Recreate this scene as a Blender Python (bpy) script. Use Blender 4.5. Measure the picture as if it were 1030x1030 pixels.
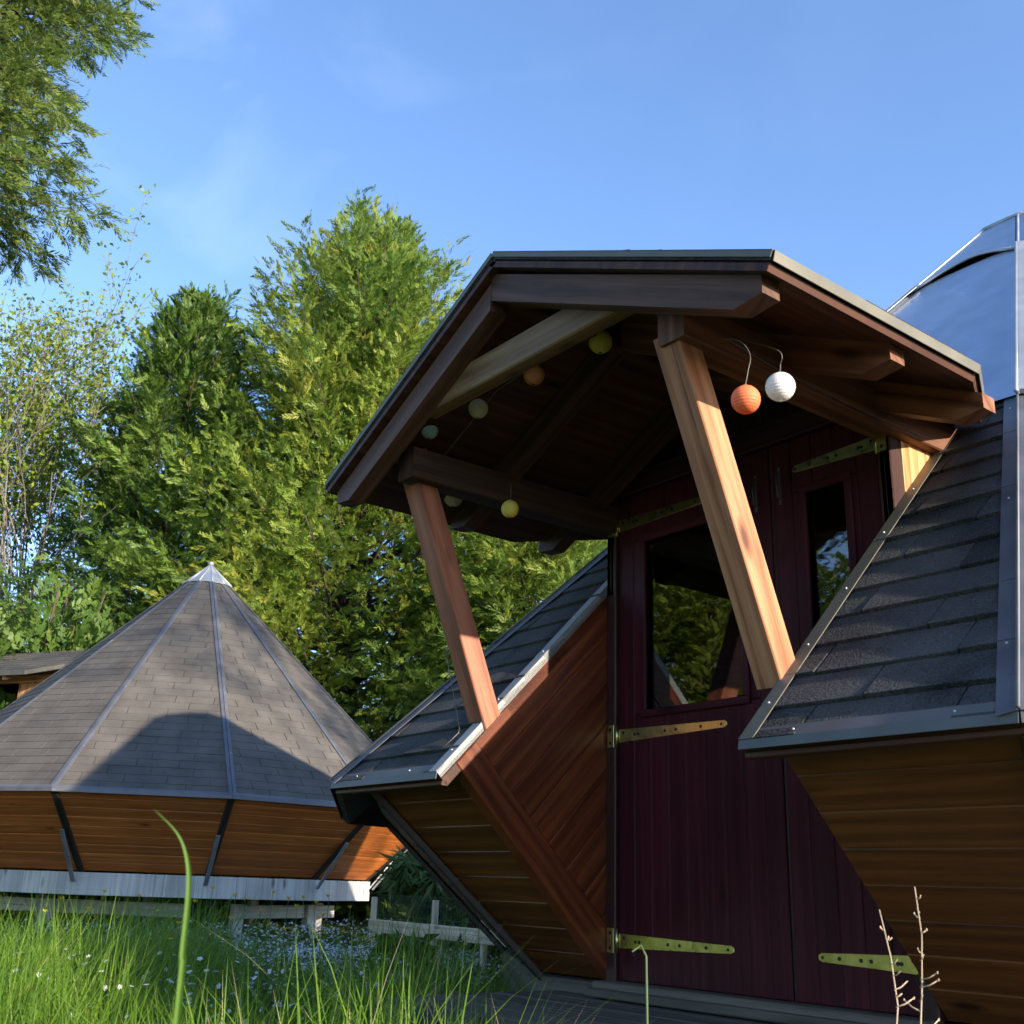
import bpy, math, random
import numpy as np
from mathutils import Vector, Matrix

R = math.radians
rng = random.Random(7)
scene = bpy.context.scene
for o in list(bpy.data.objects): bpy.data.objects.remove(o)

# ------------------------------------------------------------------ camera
YAW, PITCH, ROLL = -0.9142, 0.3301, 0.0332
CAM = Vector((2.1329, -4.7028, 0.2633))
fw = Vector((math.sin(YAW)*math.cos(PITCH), math.cos(YAW)*math.cos(PITCH), math.sin(PITCH)))
rt0 = Vector((math.cos(YAW), -math.sin(YAW), 0)); up0 = rt0.cross(fw)
rt = rt0*math.cos(ROLL) + up0*math.sin(ROLL)
up = -rt0*math.sin(ROLL) + up0*math.cos(ROLL)
cam_data = bpy.data.cameras.new('camera'); cam = bpy.data.objects.new('camera', cam_data)
scene.collection.objects.link(cam); scene.camera = cam
m3 = Matrix((rt, up, -fw)).transposed()
cam.matrix_world = Matrix.Translation(CAM) @ m3.to_4x4()
cam_data.sensor_width = 36; cam_data.lens = 1102.0/1030*36
cam_data.dof.use_dof = True; cam_data.dof.focus_distance = 4.3; cam_data.dof.aperture_fstop = 13.0
cam_data.clip_start = 0.02; cam_data.clip_end = 5000

# ------------------------------------------------------------------ sky, sun, exposure
SUN_AZ, SUN_EL = R(77.2), R(16.5)          # azimuth clockwise from +Y
world = bpy.data.worlds.new('World'); scene.world = world; world.use_nodes = True
wn = world.node_tree.nodes; wl = world.node_tree.links
bg = wn['Background']
sky = wn.new('ShaderNodeTexSky'); sky.sky_type = 'NISHITA'; sky.sun_disc = False
sky.sun_elevation = SUN_EL; sky.sun_rotation = SUN_AZ
sky.air_density = 1.0; sky.dust_density = 0.25; sky.ozone_density = 3.0
# thin cirrus wisps, in the sky's own directions
tc = wn.new('ShaderNodeTexCoord'); mp = wn.new('ShaderNodeMapping')
mp.inputs['Scale'].default_value = (2.2, 5.0, 7.0); mp.inputs['Rotation'].default_value = (0.3, 0.5, 0.9)
nz = wn.new('ShaderNodeTexNoise'); nz.inputs['Scale'].default_value = 1.3; nz.inputs['Detail'].default_value = 7; nz.inputs['Distortion'].default_value = 0.6
cr = wn.new('ShaderNodeValToRGB'); cr.color_ramp.elements[0].position = 0.47; cr.color_ramp.elements[1].position = 0.85
cr.color_ramp.elements[1].color = (0.13, 0.13, 0.13, 1)
mx = wn.new('ShaderNodeMix'); mx.data_type = 'RGBA'
mx.inputs['B'].default_value = (5.6, 6.4, 7.6, 1)
wl.new(tc.outputs['Generated'], mp.inputs[0]); wl.new(mp.outputs[0], nz.inputs['Vector']); wl.new(nz.outputs[0], cr.inputs[0])
dt = wn.new('ShaderNodeVectorMath'); dt.operation = 'DOT_PRODUCT'; dt.inputs[1].default_value = (-0.76, -0.05, 0.64)
mr = wn.new('ShaderNodeMapRange'); mr.inputs['From Min'].default_value = 0.80; mr.inputs['From Max'].default_value = 0.99; mr.inputs['To Min'].default_value = 0.12; mr.inputs['To Max'].default_value = 1.0
mm = wn.new('ShaderNodeMath'); mm.operation = 'MULTIPLY'
wl.new(tc.outputs['Generated'], dt.inputs[0]); wl.new(dt.outputs['Value'], mr.inputs[0]); wl.new(mr.outputs[0], mm.inputs[0]); wl.new(cr.outputs[0], mm.inputs[1])
tn = wn.new('ShaderNodeMix'); tn.data_type = 'RGBA'; tn.blend_type = 'MULTIPLY'; tn.inputs['Factor'].default_value = 1; tn.inputs['B'].default_value = (0.95, 0.965, 1.06, 1)
wl.new(sky.outputs[0], tn.inputs['A'])
wl.new(mm.outputs[0], mx.inputs['Factor']); wl.new(tn.outputs['Result'], mx.inputs['A']); wl.new(mx.outputs['Result'], bg.inputs[0])
bg.inputs[1].default_value = 0.114
sd = bpy.data.lights.new('sun', 'SUN'); sd.energy = 3.4; sd.angle = R(0.5); sd.color = (1.0, 0.86, 0.68)
sun = bpy.data.objects.new('sun', sd); scene.collection.objects.link(sun)
sdir = Vector((math.sin(SUN_AZ)*math.cos(SUN_EL), math.cos(SUN_AZ)*math.cos(SUN_EL), math.sin(SUN_EL)))
sun.rotation_euler = sdir.to_track_quat('Z', 'Y').to_euler()
scene.view_settings.view_transform = 'Standard'; scene.view_settings.look = 'None'
scene.view_settings.gamma = 1; scene.view_settings.exposure = 1.8
scene.render.engine = 'CYCLES'
scene.cycles.max_bounces = 6; scene.cycles.diffuse_bounces = 3; scene.cycles.glossy_bounces = 3; scene.cycles.transmission_bounces = 5; scene.cycles.transparent_max_bounces = 12

# ------------------------------------------------------------------ helpers: objects
C = scene.collection
def tag(o, label=None, cat=None, group=None, kind=None):
    if label: o['label'] = label
    if cat: o['category'] = cat
    if group: o['group'] = group
    if kind: o['kind'] = kind
    return o
def empty(name, loc=(0, 0, 0), rz=0):
    o = bpy.data.objects.new(name, None); C.objects.link(o); o.location = loc; o.rotation_euler = (0, 0, rz)
    o.empty_display_size = 0.1
    return o
def copy_tree(o, parent=None):
    c = o.copy(); C.objects.link(c)
    if parent: c.parent = parent
    for ch in list(o.children): copy_tree(ch, c)
    return c

class MB:
    """collects faces (with a uv in metres along the grain and a random value per piece) for ONE mesh"""
    def __init__(s): s.v = []; s.f = []; s.uv = []; s.r = []; s.mi = []; s.sm = []
    def face(s, pts, uvs=None, rnd=0.5, mi=0, smooth=False):
        b = len(s.v); s.v += [tuple(p) for p in pts]; s.f.append(list(range(b, b+len(pts))))
        if uvs is None: uvs = [(0, 0)]*len(pts)
        s.uv += uvs; s.r.append(rnd); s.mi.append(mi); s.sm.append(smooth)
    def faces(s, pts, fl, rnd=0.5, mi=0, smooth=True, uvs=None):
        b = len(s.v); s.v += [tuple(p) for p in pts]
        for f in fl:
            s.f.append([b+i for i in f]); s.uv += [(uvs[i] if uvs else (0, 0)) for i in f]; s.r.append(rnd); s.mi.append(mi); s.sm.append(smooth)
    def build(s, name, mats, parent=None):
        me = bpy.data.meshes.new(name); me.from_pydata(s.v, [], s.f)
        uvl = me.uv_layers.new(name='UVMap'); uvl.data.foreach_set('uv', np.array(s.uv, dtype=np.float32).ravel())
        at = me.attributes.new('rnd', 'FLOAT', 'FACE'); at.data.foreach_set('value', np.array(s.r, dtype=np.float32))
        if not isinstance(mats, (list, tuple)): mats = [mats]
        for m in mats: me.materials.append(m)
        me.polygons.foreach_set('material_index', s.mi); me.polygons.foreach_set('use_smooth', s.sm)
        me.update()
        o = bpy.data.objects.new(name, me); C.objects.link(o)
        if parent is not None: o.parent = parent
        return o
    # -- solids
    def beam(s, p0, p1, w, d, hint=(0, 0, 1), ch=0.004, mi=0, shift=(0, 0), cut0=None, cut1=None):
        """beam from p0 to p1, w across, d along the hint; chamfered edges; ends may be cut by planes (point, normal)"""
        p0, p1 = Vector(p0), Vector(p1); ax = (p1-p0); L = ax.length; ax.normalize()
        hz = Vector(hint); sx = ax.cross(hz).normalized(); sz = sx.cross(ax).normalized()
        ch = min(ch, w/4, d/4); a, b = w/2, d/2
        prof = [(-a+ch, -b), (a-ch, -b), (a, -b+ch), (a, b-ch), (a-ch, b), (-a+ch, b), (-a, b-ch), (-a, -b+ch)]
        r = rng.random(); ou, ov = rng.random()*20, rng.random()*20
        def ring(p, cut):
            out = []
            for x, z in prof:
                q = p+sx*(x+shift[0])+sz*(z+shift[1])
                if cut:
                    cp, cn = Vector(cut[0]), Vector(cut[1]); q = q+ax*((cp-q).dot(cn)/ax.dot(cn))
                out.append(q)
            return out
        A, B = ring(p0, cut0), ring(p1, cut1)
        per = 0
        for i in range(8):
            j = (i+1) % 8; wd = math.hypot(prof[j][0]-prof[i][0], prof[j][1]-prof[i][1])
            s.face([A[i], A[j], B[j], B[i]], [(ou, ov+per), (ou, ov+per+wd), (ou+L, ov+per+wd), (ou+L, ov+per)], r, mi)
            per += wd
        e = [(ou+z*0.2, ov+x) for x, z in prof]
        s.face(A[::-1], e[::-1], r, mi); s.face(B, e, r, mi)
    def slab(s, poly, n, t, ch=0.003, grain=None, mi=0, rnd=None, depth=None, back=True):
        """convex polygon (world points, outer face) with normal n made a board of thickness t with chamfered rim.
        depth: optional list of offsets along n per vertex"""
        poly = [Vector(p) for p in poly]; n = Vector(n).normalized()
        nn = Vector((0, 0, 0))
        for i in range(len(poly)): nn += poly[i].cross(poly[(i+1) % len(poly)])
        if nn.dot(n) < 0:
            poly.reverse()
            if depth: depth = depth[::-1]
        r = rng.random() if rnd is None else rnd
        g = (Vector(grain) if grain is not None else (poly[1]-poly[0])).normalized(); h = n.cross(g).normalized()
        ou, ov = rng.random()*20, rng.random()*20
        uv = lambda p: (ou+p.dot(g), ov+p.dot(h))
        k = len(poly); ins = []
        for i in range(k):
            a, b, c = poly[i-1], poly[i], poly[(i+1) % k]
            e1, e2 = (b-a).normalized(), (c-b).normalized()
            n1, n2 = n.cross(e1), n.cross(e2)
            den = 1+n1.dot(n2)
            ins.append(b+(n1+n2)*(ch/max(den, 0.25)))
        dp = depth or [0]*k
        top = [ins[i]+n*dp[i] for i in range(k)]; mid = [poly[i]+n*(dp[i]-ch) for i in range(k)]; bot = [p-n*t for p in poly]
        s.face(top, [uv(p) for p in top], r, mi)
        for i in range(k):
            j = (i+1) % k
            s.face([mid[i], mid[j], top[j], top[i]], [uv(mid[i]), uv(mid[j]), uv(top[j]), uv(top[i])], r, mi)
            s.face([bot[i], bot[j], mid[j], mid[i]], [uv(bot[i]), uv(bot[j]), uv(mid[j]), uv(mid[i])], r, mi)
        if back: s.face(bot[::-1], [uv(p) for p in bot[::-1]], r, mi)
    def tube(s, pts, rad, n=6, mi=0, rnd=0.5, cap=True):
        pts = [Vector(p) for p in pts]; k = len(pts)
        rads = rad if isinstance(rad, (list, tuple)) else [rad]*k
        V = []; ref = Vector((0.31, 0.17, 0.93)); L = 0; uvs = []
        for i, p in enumerate(pts):
            t = (pts[min(i+1, k-1)]-pts[max(i-1, 0)]).normalized()
            a = t.cross(ref)
            if a.length < 0.05: a = t.cross(Vector((1, 0, 0)))
            a.normalize(); b = t.cross(a)
            if i: L += (p-pts[i-1]).length
            for q in range(n):
                an = 2*math.pi*q/n; V.append(p+(a*math.cos(an)+b*math.sin(an))*rads[i]); uvs.append((L, rads[i]*an))
        F = [(i*n+q, i*n+(q+1) % n, (i+1)*n+(q+1) % n, (i+1)*n+q) for i in range(k-1) for q in range(n)]
        if cap: F += [tuple(range(n))[::-1], tuple(range((k-1)*n, k*n))]
        s.faces(V, F, rnd, mi, True, uvs)
    def disc(s, c, n, r, t=0.002, k=12, mi=0):
        c = Vector(c); n = Vector(n).normalized(); a = n.orthogonal().normalized(); b = n.cross(a)
        P = [c+(a*math.cos(2*math.pi*i/k)+b*math.sin(2*math.pi*i/k))*r for i in range(k)]
        Q = [p+n*t for p in P]
        for i in range(k): s.face([P[i], P[(i+1) % k], Q[(i+1) % k], Q[i]], mi=mi)
        s.face(Q, mi=mi)
    def ball(s, c, r, sz=1, k=8, m=5, mi=0):
        c = Vector(c); V = [c+Vector((0, 0, r*sz))]
        for i in range(1, m):
            th = math.pi*i/m
            for j in range(k): V.append(c+Vector((r*math.sin(th)*math.cos(2*math.pi*j/k), r*math.sin(th)*math.sin(2*math.pi*j/k), r*sz*math.cos(th))))
        V.append(c-Vector((0, 0, r*sz))); F = []
        for j in range(k):
            F.append((0, 1+j, 1+(j+1) % k)); F.append((len(V)-1, 1+(m-2)*k+(j+1) % k, 1+(m-2)*k+j))
            for i in range(m-2): F.append((1+i*k+j, 1+(i+1)*k+j, 1+(i+1)*k+(j+1) % k, 1+i*k+(j+1) % k))
        s.faces(V, F, 0.5, mi)

def clip(poly, p, n):
    """keep the part of a convex polygon where (x-p).n >= 0"""
    p, n = Vector(p), Vector(n); out = []; k = len(poly)
    for i in range(k):
        a, b = Vector(poly[i]), Vector(poly[(i+1) % k]); da, db = (a-p).dot(n), (b-p).dot(n)
        if da >= 0: out.append(a)
        if (da > 1e-9 and db < -1e-9) or (da < -1e-9 and db > 1e-9): out.append(a+(b-a)*(da/(da-db)))
    res = []
    for q in out:
        if not res or (q-res[-1]).length > 1e-4: res.append(q)
    if len(res) > 1 and (res[0]-res[-1]).length < 1e-4: res.pop()
    return res if len(res) >= 3 else []

def plank_panel(mb, poly, n, rowdir, width, t=0.02, start=None, ch=0.004, seglen=None, mi=0, lining=True):
    """cover a planar convex polygon with boards; rowdir = the direction the rows are stacked in"""
    n = Vector(n).normalized(); v = Vector(rowdir).normalized(); g = v.cross(n).normalized()
    ds = [Vector(p).dot(v) for p in poly]; d = min(ds) if start is None else start
    while d < max(ds):
        q = clip(clip(poly, v*d, v), v*(d+width), -v)
        if q:
            pieces = [q]
            if seglen:
                gs = [p.dot(g) for p in q]; a = min(gs)-rng.random()*seglen; pieces = []
                while a < max(gs):
                    z = clip(clip(q, g*a, g), g*(a+seglen), -g); a += seglen
                    if z: pieces.append(z)
            for z in pieces: mb.slab(z, n, t, ch, g, mi)
        d += width
    if lining:
        b = [Vector(p)-n*(t+0.002) for p in poly]; mb.slab(b, n, 0.012, 0.0005, g, mi)

def shingle_panel(mb, poly, n, upslope, pitch=0.113, tab=0.36, start=None, lift=0.009, t=0.006, seed=0):
    """asphalt shingle courses on a planar convex polygon"""
    rr = random.Random(seed)
    n = Vector(n).normalized(); v = Vector(upslope).normalized(); g = v.cross(n).normalized()
    ds = [Vector(p).dot(v) for p in poly]; d = min(ds) if start is None else start
    row = 0; k = 0.0
    while d < max(ds):
        q = clip(clip(poly, v*(d+0.0005), v), v*(d+pitch-0.0005), -v)
        if q:
            gs = [p.dot(g) for p in q]; off = (row % 2)*tab*0.5+rr.uniform(-.05, .05)
            a = math.floor((min(gs)-off)/tab)*tab+off
            while a < max(gs):
                gap = 0.0024
                z = clip(clip(q, g*(a+gap), g), g*(a+tab-gap), -g)
                if z:
                    lf = lift*rr.uniform(.7, 1.35)
                    mb.slab(z, n, t, 0.0012, g, 0, rr.random(), [lf*max(0, 1-(p.dot(v)-d)/pitch)+0.0015 for p in z], back=False)
                a += tab
        d += pitch; row += 1
    # felt just below the tabs
    mb.slab([Vector(p)-n*0.0035 for p in poly], n, 0.01, 0.0005, g, 0, 0.1)

def strip(mb, a, b, nrm, w, t=0.0025, ax_shift=0, lift=0.009, side=None, screws=0, mi=0, smi=1):
    """flat metal strip along a-b lying on a face with normal nrm, extending w to the side direction"""
    a, b, nrm, side = Vector(a), Vector(b), Vector(nrm).normalized(), Vector(side).normalized()
    P = [a+nrm*lift, b+nrm*lift, b+side*w+nrm*lift, a+side*w+nrm*lift]
    mb.slab(P, nrm, t, 0.0006, b-a, mi)
    if screws:
        L = (b-a).length
        for i in range(screws):
            u = (i+0.5+rng.uniform(-.12, .12))/screws
            c = a.lerp(b, u)+side*(w*0.5)+nrm*(lift)
            mb.ball(c+nrm*0.001, 0.0032, 1, 6, 4, smi)

# ------------------------------------------------------------------ helpers: materials
def mat(name):
    m = bpy.data.materials.new(name); m.use_nodes = True; nt = m.node_tree
    return m, nt, nt.nodes['Principled BSDF'], nt.links
def ramp(nt, cols, pos=None):
    r = nt.nodes.new('ShaderNodeValToRGB'); e = r.color_ramp.elements
    while len(e) < len(cols): e.new(0.5)
    for i, c in enumerate(cols):
        e[i].position = (pos[i] if pos else i/(len(cols)-1)); e[i].color = (*c, 1)
    return r
def wood(name, c0, c1, c2, rough=0.55, var=0.35, grain=26, coat=0.0, bump=0.4, dirt=0.3, crack=0.6):
    m, nt, b, L = mat(name); N = nt.nodes.new
    uv = N('ShaderNodeUVMap'); uv.uv_map = 'UVMap'
    mpn = N('ShaderNodeMapping'); mpn.inputs['Scale'].default_value = (1.3, grain, 1)
    n1 = N('ShaderNodeTexNoise'); n1.inputs['Scale'].default_value = 1.6; n1.inputs['Detail'].default_value = 9; n1.inputs['Roughness'].default_value = 0.68; n1.inputs['Distortion'].default_value = 0.7
    L.new(uv.outputs[0], mpn.inputs[0]); L.new(mpn.outputs[0], n1.inputs['Vector'])
    # cathedral figure: stretched distorted bands
    mp2 = N('ShaderNodeMapping'); mp2.inputs['Scale'].default_value = (0.7, 11, 1); L.new(uv.outputs[0], mp2.inputs[0])
    wv = N('ShaderNodeTexWave'); wv.bands_direction = 'Y'; wv.inputs['Scale'].default_value = 0.55; wv.inputs['Distortion'].default_value = 9; wv.inputs['Detail'].default_value = 3; wv.inputs['Detail Scale'].default_value = 1.2
    L.new(mp2.outputs[0], wv.inputs['Vector'])
    # knots
    mp3 = N('ShaderNodeMapping'); mp3.inputs['Scale'].default_value = (2.2, 7, 1); L.new(uv.outputs[0], mp3.inputs[0])
    vo = N('ShaderNodeTexVoronoi'); vo.inputs['Scale'].default_value = 1.1; L.new(mp3.outputs[0], vo.inputs['Vector'])
    kr = ramp(nt, [(1, 1, 1), (0, 0, 0)], [0.05, 0.15]); L.new(vo.outputs['Distance'], kr.inputs[0])
    mixf = N('ShaderNodeMix'); mixf.data_type = 'FLOAT'; mixf.inputs['Factor'].default_value = 0.16
    L.new(n1.outputs[0], mixf.inputs['A']); L.new(wv.outputs['Fac'], mixf.inputs['B'])
    cr = ramp(nt, [c0, c1, c2], [0.33, 0.5, 0.66]); L.new(mixf.outputs['Result'], cr.inputs[0])
    kn = N('ShaderNodeMix'); kn.data_type = 'RGBA'; L.new(kr.outputs[0], kn.inputs['Factor']); L.new(cr.outputs[0], kn.inputs['A'])
    kn.inputs['B'].default_value = (c0[0]*0.45, c0[1]*0.4, c0[2]*0.4, 1)
    # long drying cracks
    mp4 = N('ShaderNodeMapping'); mp4.inputs['Scale'].default_value = (0.9, 34, 1); L.new(uv.outputs[0], mp4.inputs[0])
    n5 = N('ShaderNodeTexNoise'); n5.inputs['Scale'].default_value = 1.3; n5.inputs['Detail'].default_value = 2; L.new(mp4.outputs[0], n5.inputs['Vector'])
    ckr = ramp(nt, [(0, 0, 0), (crack, crack, crack)], [0.67, 0.71]); L.new(n5.outputs[0], ckr.inputs[0])
    ck = N('ShaderNodeMix'); ck.data_type = 'RGBA'; L.new(ckr.outputs[0], ck.inputs['Factor']); L.new(kn.outputs['Result'], ck.inputs['A']); ck.inputs['B'].default_value = (c0[0]*0.3, c0[1]*0.3, c0[2]*0.3, 1)
    kn = ck
    at = N('ShaderNodeAttribute'); at.attribute_name = 'rnd'
    ma = N('ShaderNodeMath'); ma.operation = 'MULTIPLY_ADD'; ma.inputs[1].default_value = var; ma.inputs[2].default_value = 1-var/2; L.new(at.outputs['Fac'], ma.inputs[0])
    # weathering blotches in the object's own space
    to = N('ShaderNodeTexCoord'); n2 = N('ShaderNodeTexNoise'); n2.inputs['Scale'].default_value = 3.1; n2.inputs['Detail'].default_value = 5; L.new(to.outputs['Object'], n2.inputs['Vector'])
    m2 = N('ShaderNodeMath'); m2.operation = 'MULTIPLY_ADD'; m2.inputs[1].default_value = -dirt*2; m2.inputs[2].default_value = 1+dirt; L.new(n2.outputs[0], m2.inputs[0])
    m4 = N('ShaderNodeMath'); m4.operation = 'MULTIPLY'; L.new(ma.outputs[0], m4.inputs[0]); L.new(m2.outputs[0], m4.inputs[1])
    vm = N('ShaderNodeMix'); vm.data_type = 'RGBA'; vm.blend_type = 'MULTIPLY'; vm.inputs['Factor'].default_value = 1
    L.new(kn.outputs['Result'], vm.inputs['A']); L.new(m4.outputs[0], vm.inputs['B'])
    L.new(vm.outputs['Result'], b.inputs['Base Color'])
    b.inputs['Roughness'].default_value = rough; b.inputs['Coat Weight'].default_value = coat; b.inputs['Coat Roughness'].default_value = 0.3
    b.inputs['Specular IOR Level'].default_value = 0.35
    bp = N('ShaderNodeBump'); bp.inputs['Strength'].default_value = bump; bp.inputs['Distance'].default_value = 0.0015
    L.new(mixf.outputs['Result'], bp.inputs['Height']); L.new(bp.outputs[0], b.inputs['Normal'])
    return m
def granules(name, c0, c1, rough=0.9, bump=0.9, scale=420, size=0.0025, var=0.16):
    m, nt, b, L = mat(name); N = nt.nodes.new
    to = N('ShaderNodeTexCoord'); n1 = N('ShaderNodeTexNoise'); n1.inputs['Scale'].default_value = scale; n1.inputs['Detail'].default_value = 3
    n2 = N('ShaderNodeTexNoise'); n2.inputs['Scale'].default_value = 4.5; n2.inputs['Detail'].default_value = 6
    n3 = N('ShaderNodeTexNoise'); n3.inputs['Scale'].default_value = 95; n3.inputs['Detail'].default_value = 4
    for n in (n1, n2, n3): L.new(to.outputs['Object'], n.inputs['Vector'])
    at = N('ShaderNodeAttribute'); at.attribute_name = 'rnd'
    s1 = N('ShaderNodeMath'); s1.operation = 'ADD'; L.new(n1.outputs[0], s1.inputs[0]); L.new(n2.outputs[0], s1.inputs[1])
    s2 = N('ShaderNodeMath'); s2.operation = 'MULTIPLY_ADD'; s2.inputs[1].default_value = var; L.new(at.outputs['Fac'], s2.inputs[0]); L.new(s1.outputs[0], s2.inputs[2])
    cr = ramp(nt, [c0, c1], [0.72, 1.4]); L.new(s2.outputs[0], cr.inputs[0])
    cr.color_ramp.elements[0].position = 0.40; cr.color_ramp.elements[1].position = 0.72
    s3 = N('ShaderNodeMath'); s3.operation = 'MULTIPLY'; s3.inputs[1].default_value = 0.5; L.new(s2.outputs[0], s3.inputs[0]); L.new(s3.outputs[0], cr.inputs[0])
    L.new(cr.outputs[0], b.inputs['Base Color']); b.inputs['Roughness'].default_value = rough; b.inputs['Specular IOR Level'].default_value = 0.3
    ad = N('ShaderNodeMath'); ad.operation = 'ADD'; L.new(n1.outputs[0], ad.inputs[0]); L.new(n3.outputs[0], ad.inputs[1])
    bp = N('ShaderNodeBump'); bp.inputs['Strength'].default_value = bump; bp.inputs['Distance'].default_value = size
    L.new(ad.outputs[0], bp.inputs['Height']); L.new(bp.outputs[0], b.inputs['Normal'])
    return m
def metal(name, col, rough=0.4, metallic=1.0, var=0.15, scale=9, bump=0.1):
    m, nt, b, L = mat(name); N = nt.nodes.new
    to = N('ShaderNodeTexCoord'); n1 = N('ShaderNodeTexNoise'); n1.inputs['Scale'].default_value = scale; n1.inputs['Detail'].default_value = 7
    L.new(to.outputs['Object'], n1.inputs['Vector'])
    cr = ramp(nt, [tuple(c*(1-var*2) for c in col), tuple(min(1, c*(1+var)) for c in col)], [0.3, 0.7]); L.new(n1.outputs[0], cr.inputs[0])
    L.new(cr.outputs[0], b.inputs['Base Color']); b.inputs['Metallic'].default_value = metallic
    rr = N('ShaderNodeMapRange'); rr.inputs['To Min'].default_value = max(0, rough-0.08); rr.inputs['To Max'].default_value = rough+0.12
    L.new(n1.outputs[0], rr.inputs[0]); L.new(rr.outputs[0], b.inputs['Roughness'])
    bp = N('ShaderNodeBump'); bp.inputs['Strength'].default_value = bump; bp.inputs['Distance'].default_value = 0.004
    L.new(n1.outputs[0], bp.inputs['Height']); L.new(bp.outputs[0], b.inputs['Normal'])
    return m
def plain(name, col, rough=0.6, metallic=0):
    m, nt, b, L = mat(name); N = nt.nodes.new
    to = N('ShaderNodeTexCoord'); n1 = N('ShaderNodeTexNoise'); n1.inputs['Scale'].default_value = 14; n1.inputs['Detail'].default_value = 5
    L.new(to.outputs['Object'], n1.inputs['Vector'])
    cr = ramp(nt, [tuple(c*0.75 for c in col), tuple(min(1, c*1.15) for c in col)], [0.3, 0.7]); L.new(n1.outputs[0], cr.inputs[0])
    L.new(cr.outputs[0], b.inputs['Base Color']); b.inputs['Roughness'].default_value = rough; b.inputs['Metallic'].default_value = metallic
    return m
def leafmat(name, cols, trans=0.35, rough=0.55, nscale=0.6, spec=0.3):
    """foliage: hue varies per spray (rnd) and in drifts through the crown; part of the light goes through"""
    m, nt, b, L = mat(name); N = nt.nodes.new
    to = N('ShaderNodeTexCoord'); n1 = N('ShaderNodeTexNoise'); n1.inputs['Scale'].default_value = nscale; n1.inputs['Detail'].default_value = 4
    L.new(to.outputs['Object'], n1.inputs['Vector'])
    at = N('ShaderNodeAttribute'); at.attribute_name = 'rnd'
    mxx = N('ShaderNodeMix'); mxx.data_type = 'FLOAT'; mxx.inputs['Factor'].default_value = 0.5
    L.new(n1.outputs[0], mxx.inputs['A']); L.new(at.outputs['Fac'], mxx.inputs['B'])
    cr = ramp(nt, cols, [0.2+0.6*i/(len(cols)-1) for i in range(len(cols))]); L.new(mxx.outputs['Result'], cr.inputs[0])
    L.new(cr.outputs[0], b.inputs['Base Color']); b.inputs['Roughness'].default_value = rough; b.inputs['Specular IOR Level'].default_value = spec
    tr = N('ShaderNodeBsdfTranslucent'); L.new(cr.outputs[0], tr.inputs[0])
    ms = N('ShaderNodeMixShader'); ms.inputs[0].default_value = trans
    out = nt.nodes['Material Output']; L.new(b.outputs[0], ms.inputs[1]); L.new(tr.outputs[0], ms.inputs[2]); L.new(ms.outputs[0], out.inputs[0])
    return m

M = {}
M['wall'] = wood('stained_wall_boards', (0.070, 0.0225, 0.0046), (0.108, 0.0355, 0.0072), (0.15, 0.052, 0.0105), 0.5, 0.4, 24)
M['wall2'] = wood('orange_wall_boards', (0.33, 0.092, 0.018), (0.43, 0.128, 0.026), (0.52, 0.165, 0.035), 0.5, 0.3, 24, 0, 0.2)
M['cheek'] = wood('red_brown_boards', (0.070, 0.014, 0.005), (0.13, 0.029, 0.0095), (0.19, 0.048, 0.015), 0.4, 0.35, 22)
M['shaded_beam'] = wood('shaded_timber_beam', (0.028, 0.013, 0.008), (0.05, 0.023, 0.013), (0.075, 0.036, 0.02), 0.6, 0.3, 30)  # left-side copy of the beam wood, shade put into its colour
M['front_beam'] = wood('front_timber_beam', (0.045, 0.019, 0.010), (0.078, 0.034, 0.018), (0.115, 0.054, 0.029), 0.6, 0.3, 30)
M['beam'] = wood('sunlit_timber_beam', (0.085, 0.030, 0.013), (0.16, 0.060, 0.026), (0.24, 0.098, 0.045), 0.6, 0.35, 30)  # right-side copy of the beam wood, lightened and reddened to look sunlit
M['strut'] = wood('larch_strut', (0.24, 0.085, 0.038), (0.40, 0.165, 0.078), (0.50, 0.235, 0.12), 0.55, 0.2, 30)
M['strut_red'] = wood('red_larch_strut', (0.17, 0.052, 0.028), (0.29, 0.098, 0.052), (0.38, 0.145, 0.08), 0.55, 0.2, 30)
M['pale'] = wood('pale_pine', (0.40, 0.17, 0.06), (0.58, 0.28, 0.11), (0.68, 0.38, 0.17), 0.55, 0.25, 26)
M['tie'] = wood('pale_tie_beam', (0.13, 0.07, 0.03), (0.20, 0.115, 0.05), (0.27, 0.165, 0.075), 0.6, 0.2, 30)
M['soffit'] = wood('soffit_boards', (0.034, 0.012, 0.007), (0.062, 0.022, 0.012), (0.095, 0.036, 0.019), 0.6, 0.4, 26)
M['door'] = wood('maroon_painted_boards', (0.034, 0.0044, 0.0072), (0.048, 0.0060, 0.0100), (0.062, 0.0088, 0.0135), 0.55, 0.3, 40, 0.0, 0.25, 0.4, 0.25)
M['door'].node_tree.nodes['Principled BSDF'].inputs['Specular IOR Level'].default_value = 0.16
M['post'] = wood('dark_door_post', (0.020, 0.006, 0.005), (0.034, 0.010, 0.008), (0.05, 0.016, 0.011), 0.5, 0.25)
M['batten'] = wood('dark_corner_batten', (0.020, 0.014, 0.012), (0.03, 0.022, 0.018), (0.045, 0.034, 0.028), 0.6, 0.2)
M['grey_wood'] = wood('weathered_grey_wood', (0.42, 0.41, 0.38), (0.51, 0.50, 0.47), (0.58, 0.57, 0.54), 0.8, 0.35, 24, 0, 0.3, 0.35)
M['deck'] = wood('weathered_deck_boards', (0.060, 0.052, 0.038), (0.098, 0.084, 0.062), (0.14, 0.12, 0.092), 0.75, 0.3, 24, 0, 0.4, 0.35)
M['fence'] = wood('pale_fence_rail', (0.42, 0.33, 0.21), (0.55, 0.45, 0.31), (0.64, 0.55, 0.41), 0.75, 0.3)
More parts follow.
